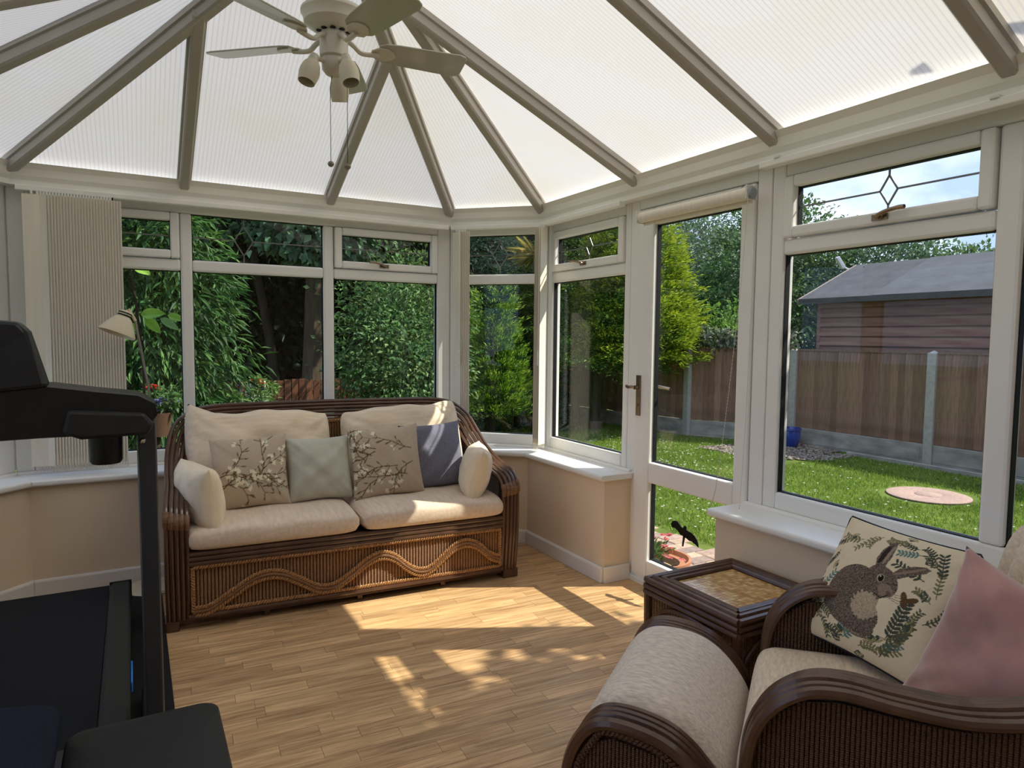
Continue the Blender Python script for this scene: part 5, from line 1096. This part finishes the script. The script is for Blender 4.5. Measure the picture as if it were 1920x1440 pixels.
# dark woodland backdrop
WL = ['at the far left behind the dark shrub', 'left of the grey trunk', 'behind the grey trunk', 'right of the grey trunk', 'behind the corner window', 'behind the spruce', 'far behind the yellow conifer']
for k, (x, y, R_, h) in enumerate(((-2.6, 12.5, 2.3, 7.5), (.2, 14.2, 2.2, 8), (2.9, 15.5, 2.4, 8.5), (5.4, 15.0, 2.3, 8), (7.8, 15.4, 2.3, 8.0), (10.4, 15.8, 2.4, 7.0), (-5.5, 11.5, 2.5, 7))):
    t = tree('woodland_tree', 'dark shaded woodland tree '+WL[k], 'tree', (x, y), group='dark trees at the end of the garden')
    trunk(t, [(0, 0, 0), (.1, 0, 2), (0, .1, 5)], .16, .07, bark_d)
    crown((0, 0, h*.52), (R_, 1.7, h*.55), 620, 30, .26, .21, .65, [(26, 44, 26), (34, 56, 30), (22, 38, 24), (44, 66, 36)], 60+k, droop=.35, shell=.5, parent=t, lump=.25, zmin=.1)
hg = thing('backdrop_hedge', 'tall dark backdrop hedge added to darken the gaps behind the trees', 'hedge', (1.5, 18.2, GZ)); MB().box(-13, 0, 0, 13, 1.2, 6.3).build('dark_core', mat('hedge_dark_fill', c(30, 34, 22), .95, .1, .4, 3), hg)  # added backdrop against sky gaps; plain dark box stands for its shaded inside
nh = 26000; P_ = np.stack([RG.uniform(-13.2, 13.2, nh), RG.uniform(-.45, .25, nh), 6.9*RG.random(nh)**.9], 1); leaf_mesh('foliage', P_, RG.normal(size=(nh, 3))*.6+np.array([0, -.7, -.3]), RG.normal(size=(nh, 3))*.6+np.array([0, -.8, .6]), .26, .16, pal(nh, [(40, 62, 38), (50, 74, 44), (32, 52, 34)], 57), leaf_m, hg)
# conifers at the corner
t = tree('bright_conifer', 'bright green upright conifer in the corner window', 'conifer', (4.75, 9.1)); cone((0, 0, 0), .44, 2.4, 620, 26, .07, .22, [(86, 128, 44), (104, 146, 50), (72, 112, 42)], 71, t, .15, .55, tip=[(168, 196, 70), (140, 178, 60)], up_=.9, z0=.35); trunk(t, [(0, 0, 0), (0, 0, 1.8)], .06, .02, bark_d)
t = tree('blue_conifer', 'blue-green conifer at the right of the corner window', 'conifer', (5.62, 9.85)); cone((0, 0, 0), .72, 2.9, 560, 26, .075, .18, [(52, 86, 72), (66, 102, 86), (44, 74, 62)], 72, t, .17, .6, up_=.35); trunk(t, [(0, 0, 0), (0, 0, 2)], .06, .02, bark_d)
t = tree('spruce_tree', 'tall spruce with bluish branches at the top of the corner window', 'conifer', (5.35, 11.6)); cone((0, 0, 0), 1.5, 6.2, 900, 26, .09, .14, [(70, 104, 84), (58, 90, 70), (86, 118, 92)], 73, t, .26, .8, z0=1.0, up_=.1); trunk(t, [(0, 0, 0), (0, 0, 5.5)], .10, .03, bark_d)
t = tree('palm_plant', 'spiky yellow-green cordyline crown at the top of the corner window', 'palm', (5.62, 9.3)); n = 130; an = RG.uniform(0, 6.28, n); ev = RG.uniform(-.6, 1.2, n)
leaf_mesh('spiky_leaves', np.tile([0, 0, 2.85], (n, 1))+RG.normal(size=(n, 3))*.03, np.stack([np.cos(an), np.sin(an), ev], 1), np.tile([0, 0, 1.], (n, 1))+RG.normal(size=(n, 3))*.3, RG.uniform(.35, .6, n), .022, pal(n, [(176, 164, 84), (150, 150, 70), (196, 176, 104)], 74), leaf_m, t); trunk(t, [(0, 0, 0), (.02, 0, 1.5), (0, 0, 2.85)], .05, .04)
# big conifers by the door
t = tree('green_conifer', 'large dark green conifer with bare lower trunks left of the door', 'conifer', (6.72, 9.45))
for q_ in ([(-.1, .1, 0), (-.12, .1, .8), (-.05, 0, 2.6)], [(.06, -.18, 0), (.10, -.16, .8), (.05, 0, 3.0)], [(.12, -.12, 0), (.25, -.05, .9), (.2, .1, 2)]): trunk(t, q_, .085, .04)
cone((0, 0, .05), 1.08, 4.3, 1500, 28, .085, .24, [(62, 100, 42), (78, 116, 48), (50, 86, 40)], 75, t, .22, .55, z0=.95, tip=[(136, 166, 60), (104, 144, 54)], up_=.15)
t = tree('golden_conifer', 'bright golden-yellow conifer left of the fence in the door glass', 'conifer', (7.22, 8.85)); cone((0, 0, .05), .88, 3.9, 1150, 28, .085, .26, [(104, 136, 36), (84, 118, 34), (122, 148, 40)], 76, t, .22, .45, z0=1.05, tip=[(196, 204, 62), (174, 190, 58), (158, 180, 54)], up_=.3); trunk(t, [(0, 0, 0), (0, 0, 2.8)], .09, .03, bark_d)
# stone bird bath
bb_ = thing('bird_bath', 'small pale stone bird bath on the lawn under the corner window conifers', 'bird bath', (5.95, 10.25, GZ)); stn = mat('pale_stone', c(188, 184, 172), .9, .1, .18, 20, bump=.4, bscale=50)
MB().lathe([(0, 0), (.17, 0), (.17, .05), (.12, .07), (.10, .11), (0, .11)], 24).build('foot', stn, bb_, smooth=True); MB().lathe([(.10, .11), (.065, .18), (.06, .32), (.09, .42), (0, .42)], 20).build('pedestal', stn, bb_, smooth=True); MB().lathe([(0, .40), (.10, .42), (.22, .47), (.26, .52), (.24, .525), (.12, .47), (0, .46)], 28).build('bowl', stn, bb_, smooth=True)
# trees beyond the fence
BG = [((15.4, 17.5), (3.2, 2.6, 3.6), 2.7, 'large grey-green tree beyond the fence in the door glass', [(84, 110, 78), (100, 126, 90), (70, 96, 68), (118, 140, 104)]), ((11.6, 14.2), (1.5, 1.4, 1.35), 1.4, 'bright mid-green bush beyond the trellis', [(96, 134, 62), (116, 150, 74), (80, 118, 56)]), ((13.2, 12.9), (1.4, 1.3, 1.6), 1.5, 'rounded green bush beyond the fence at the right of the door glass', [(84, 120, 66), (104, 138, 80), (70, 104, 58)]),
      ((15.2, 12.6), (2.0, 1.9, 2.7), 2.6, 'leafy tree at the left end of the shed', [(86, 120, 62), (108, 140, 78), (70, 102, 56)]), ((17.3, 11.3), (2.4, 2.2, 2.3), 2.3, 'grey-green tree above the shed ridge, nearest the gable', [(92, 118, 84), (76, 104, 72), (110, 134, 98)]), ((17.6, 8.6), (2.3, 2.0, 1.7), 2.0, 'tree showing above the middle of the shed ridge', [(96, 124, 72), (78, 106, 62), (112, 136, 84)]), ((11.9, 11.3), (1.1, 1.1, 1.2), 1.0, 'yellow-green hedge bush below the shed eaves', [(112, 148, 60), (130, 162, 72), (92, 130, 52)]), ((20.5, 19.0), (3.4, 3, 3.4), 3.0, 'distant tree mass behind the grey-green tree', [(80, 104, 74), (96, 120, 86)])]
for k, ((x, y), rad, zc, lab, cols) in enumerate(BG):
    t = tree('background_tree', lab, 'tree', (x, y), group='trees beyond the fence'); trunk(t, [(0, 0, 0), (.1, 0, zc)], .14, .06, bark_d)
    nc = int(340*rad[0]); crown((0, 0, zc), rad, nc, 26, .13*rad[0]**.6, .13, .55, cols, 90+k, droop=.2, shell=.6, parent=t, lump=.16, zmin=.05)
t = tree('apple_tree', 'leafy apple tree by the house that shades the wide right window', 'tree', (4.22, .10)); trunk(t, [(0, 0, 0), (.05, 0, 1.6), (0, .05, 3.0)], .11, .05)
for q_ in ([(.03, 0, 2.0), (.4, .3, 2.8), (.6, .4, 3.3)], [(0, 0, 2.1), (-.4, -.2, 2.8), (-.5, -.3, 3.4)], [(0, 0, 2.0), (-.1, .4, 2.7), (-.2, .6, 3.3)]): trunk(t, q_, .05, .02, name='branch')
crown((0, 0, 3.04), (1.0, .98, .70), 950, 30, .15, .12, .6, [(84, 120, 56), (104, 140, 68), (70, 104, 50)], 131, droop=.3, shell=.3, parent=t, lump=.08)
# fence at the end of the garden behind the sofa
bf = thing('garden_fence', 'low reddish-brown upright-slat fence far behind the sofa window', 'fence', (1.0, 9.3, GZ), math.radians(-2)); pw_ = mat('red_brown_slat', c(112, 74, 54), .85, .15, .25, 8, (6, 6, .6), objvar=.2); pr_ = None
for j in range(30):
    if pr_ is None: pr_ = MB().box(0, 0, 0, .082, .018, .96).build('slat', pw_, bf, bevel=.004); o = pr_
    else: o = pr_.copy(); C.objects.link(o); o.parent = bf
    o.location = (j*.093, random.uniform(-.004, .004), random.uniform(-.015, .01))
for z in (.25, .75): MB().box(0, .02, z, 2.79, .05, z+.06).build('rail', pw_, bf)
# flower containers
def blooms(parent, cx, cy, cz, n, R_, cols, seed, size=.035, name='blooms'):
    r = np.random.default_rng(seed); P0 = np.array([cx, cy, cz])+r.normal(size=(n, 3))*np.array([R_, R_, R_*.5]); P_ = np.repeat(P0, 5, 0); an = np.tile(np.arange(5)*1.257, n)+np.repeat(r.uniform(0, 6, n), 5)
    return leaf_mesh(name, P_, np.stack([np.cos(an), np.sin(an), np.full(5*n, .35)], 1)+np.repeat(r.normal(size=(n, 3))*.4, 5, 0), np.tile([0, 0, 1.], (5*n, 1)), size, size*.8, pal(5*n, cols, seed), leaf_m, parent)
hp = thing('flower_planter', 'white trough of purple and red flowers hung on the low fence', 'planter', (1.12, 7.4, GZ)); MB().prism([(-.085, -.05, .80), (.085, -.05, .80), (.11, -.06, .93), (-.11, -.06, .93)], (0, .13, 0)).build('trough', mat('white_trough', c(206, 204, 204), .6), hp, bevel=.006)
for s in (-1, 1): MB().tube(smooth_path([(s*.07, .0, .93), (s*.07, .0, 1.06), (s*.065, .04, 1.08), (s*.06, .08, 1.03)], 4), .008, 6).build('hook', white_pl, hp)
MB().box(-.03, .06, 0, .03, .10, 1.03).build('support_post', pw_, hp); blooms(hp, -.07, -.03, .98, 22, .06, [(92, 70, 140), (74, 56, 120)], 101); blooms(hp, .0, 0, 1.06, 8, .04, [(214, 74, 48)], 102); crown((.05, 0, 1.0), (.13, .08, .08), 24, 16, .03, .05, .5, [(96, 128, 62), (120, 148, 80)], 103, parent=hp)
gp = thing('geranium_pot', 'pot of red geraniums and blue lobelia outside the left window', 'potted plant', (.12, 5.15, GZ)); MB().lathe([(0, .86), (.08, .86), (.11, 1.0), (.115, 1.02), (.10, 1.02), (0, 1.0)], 20).build('pot', mat('brown_pot', c(92, 66, 50), .7), gp, smooth=True); MB().tube([(0, 0, 0), (0, 0, .87)], .03, 10).build('stand', bark_d, gp)
blooms(gp, -.03, -.02, 1.18, 12, .022, [(214, 60, 40), (196, 44, 36)], 104, .028); blooms(gp, .03, -.03, 1.07, 40, .045, [(90, 92, 170), (120, 112, 184), (206, 200, 220)], 105, .02); crown((0, 0, 1.09), (.12, .1, .07), 26, 14, .025, .05, .6, [(70, 104, 50), (90, 122, 60)], 106, parent=gp)
bl_ = thing('large_leaf_plant', 'stem with large bright green oval leaves just outside the left window', 'plant', (.05, 4.62, GZ)); MB().tube(smooth_path([(.02, .08, 0), (.0, .06, .8), (.0, .04, 1.4), (-.05, .06, 1.95)], 6), .008, 6).build('stem', bark_d, bl_)
def big_leaf(p, d, nr, ln, wd, col_):
    d = Vector(d).normalized(); nr = Vector(nr); sd_ = d.cross(nr).normalized(); nr = sd_.cross(d); G = []
    for i in range(9):
        s = i/8; w = wd*math.sin(PI*s**.8)**.75*(1-.15*s)/2; ctr = Vector(p)+d*ln*s-nr*ln*.22*s*s; G.append([ctr+sd_*w*q_+nr*(.012*abs(q_)-.003*math.cos(q_*6)) for q_ in (-1, -.5, 0, .5, 1)])
    MB().grid(G).build('leaf', col_, bl_, smooth=True, angle=180)
def leaf_mat(name, col):
    m_ = mat(name, col, .45, .35, .15, 12); tn = m_.node_tree; p_ = tn.nodes['Principled BSDF']; t_ = tn.nodes.new('ShaderNodeBsdfTranslucent'); t_.inputs[0].default_value = mul(col, 1.2); x_ = tn.nodes.new('ShaderNodeMixShader'); x_.inputs[0].default_value = .5
    tn.links.new(p_.outputs[0], x_.inputs[1]); tn.links.new(t_.outputs[0], x_.inputs[2]); tn.links.new(x_.outputs[0], tn.nodes['Material Output'].inputs['Surface']); return m_
lm1 = leaf_mat('bright_leaf', c(160, 206, 84)); lm2 = leaf_mat('blue_leaf', c(150, 190, 130))
big_leaf((.0, .03, 1.66), (.75, -.25, .15), (-.2, -.8, .55), .13, .085, lm1); big_leaf((.02, .04, 1.64), (.5, -.2, -.5), (.1, -.9, .4), .12, .07, lm1); big_leaf((.10, .03, 1.64), (.8, -.1, -.45), (.2, -.9, .4), .12, .06, lm2); big_leaf((.14, .03, 1.66), (.7, -.1, -.15), (.2, -.9, .5), .10, .06, lm1); big_leaf((-.03, .04, 1.95), (.6, -.3, -.3), (.1, -.9, .5), .10, .07, lm1); big_leaf((-.02, .05, 1.60), (-.7, -.2, -.4), (-.1, -.9, .4), .11, .065, lm1)
# terracotta bowl of pink flowers, and the bat ornament on the door glass
tp_ = thing('flower_pot', 'terracotta bowl of pink flowers just outside the door', 'potted plant', (2.80, 3.13, GZ+.012)); MB().lathe([(0, 0), (.10, 0), (.15, .08), (.19, .17), (.20, .175), (.20, .195), (.185, .195), (.17, .17), (0, .165)], 36).build('bowl', mat('terracotta', c(176, 122, 92), .85, .15, .15, 12), tp_, smooth=True); MB().lathe([(0, .172), (.172, .168)], 24).build('soil', mat('potting_soil', c(60, 46, 34), 1), tp_)
crown((-.07, .03, .22), (.10, .10, .06), 60, 12, .02, .045, .3, [(72, 104, 54), (98, 126, 70)], 111, parent=tp_, up_=.9, droop=0); blooms(tp_, -.02, .03, .25, 26, .085, [(216, 112, 116), (226, 140, 138), (204, 92, 98)], 112, .028)
bt = thing('bat_ornament', 'flat black bat-shaped ornament on a short stick, fixed outside the lower door glass', 'ornament', (2.458, 2.553, .354)); blkm = mat('matt_black', c(14, 14, 15), .7, .2, .05)
ol = [(-.066, .020), (-.058, .036), (-.045, .044), (-.034, .042), (-.026, .034), (-.016, .022), (-.007, .020), (-.004, .030), (.0, .035), (.005, .033), (.008, .024), (.007, .016), (.018, .013), (.032, .010), (.046, .000), (.057, -.014), (.063, -.032), (.064, -.048), (.054, -.040), (.044, -.036), (.034, -.030), (.022, -.032), (.012, -.026), (.002, -.022), (-.010, -.018), (-.020, -.016), (-.030, -.004), (-.040, .004), (-.050, .006), (-.058, .004)]
MB().prism([(0, -x*1.55, z*1.05) for x, z in ol], (.004, 0, 0)).build('bat_shape', blkm, bt); MB().prism([(0, .010, -.018), (0, -.004, -.018), (0, .008, -.075), (0, .016, -.075)], (.004, 0, 0)).build('stick', blkm, bt)
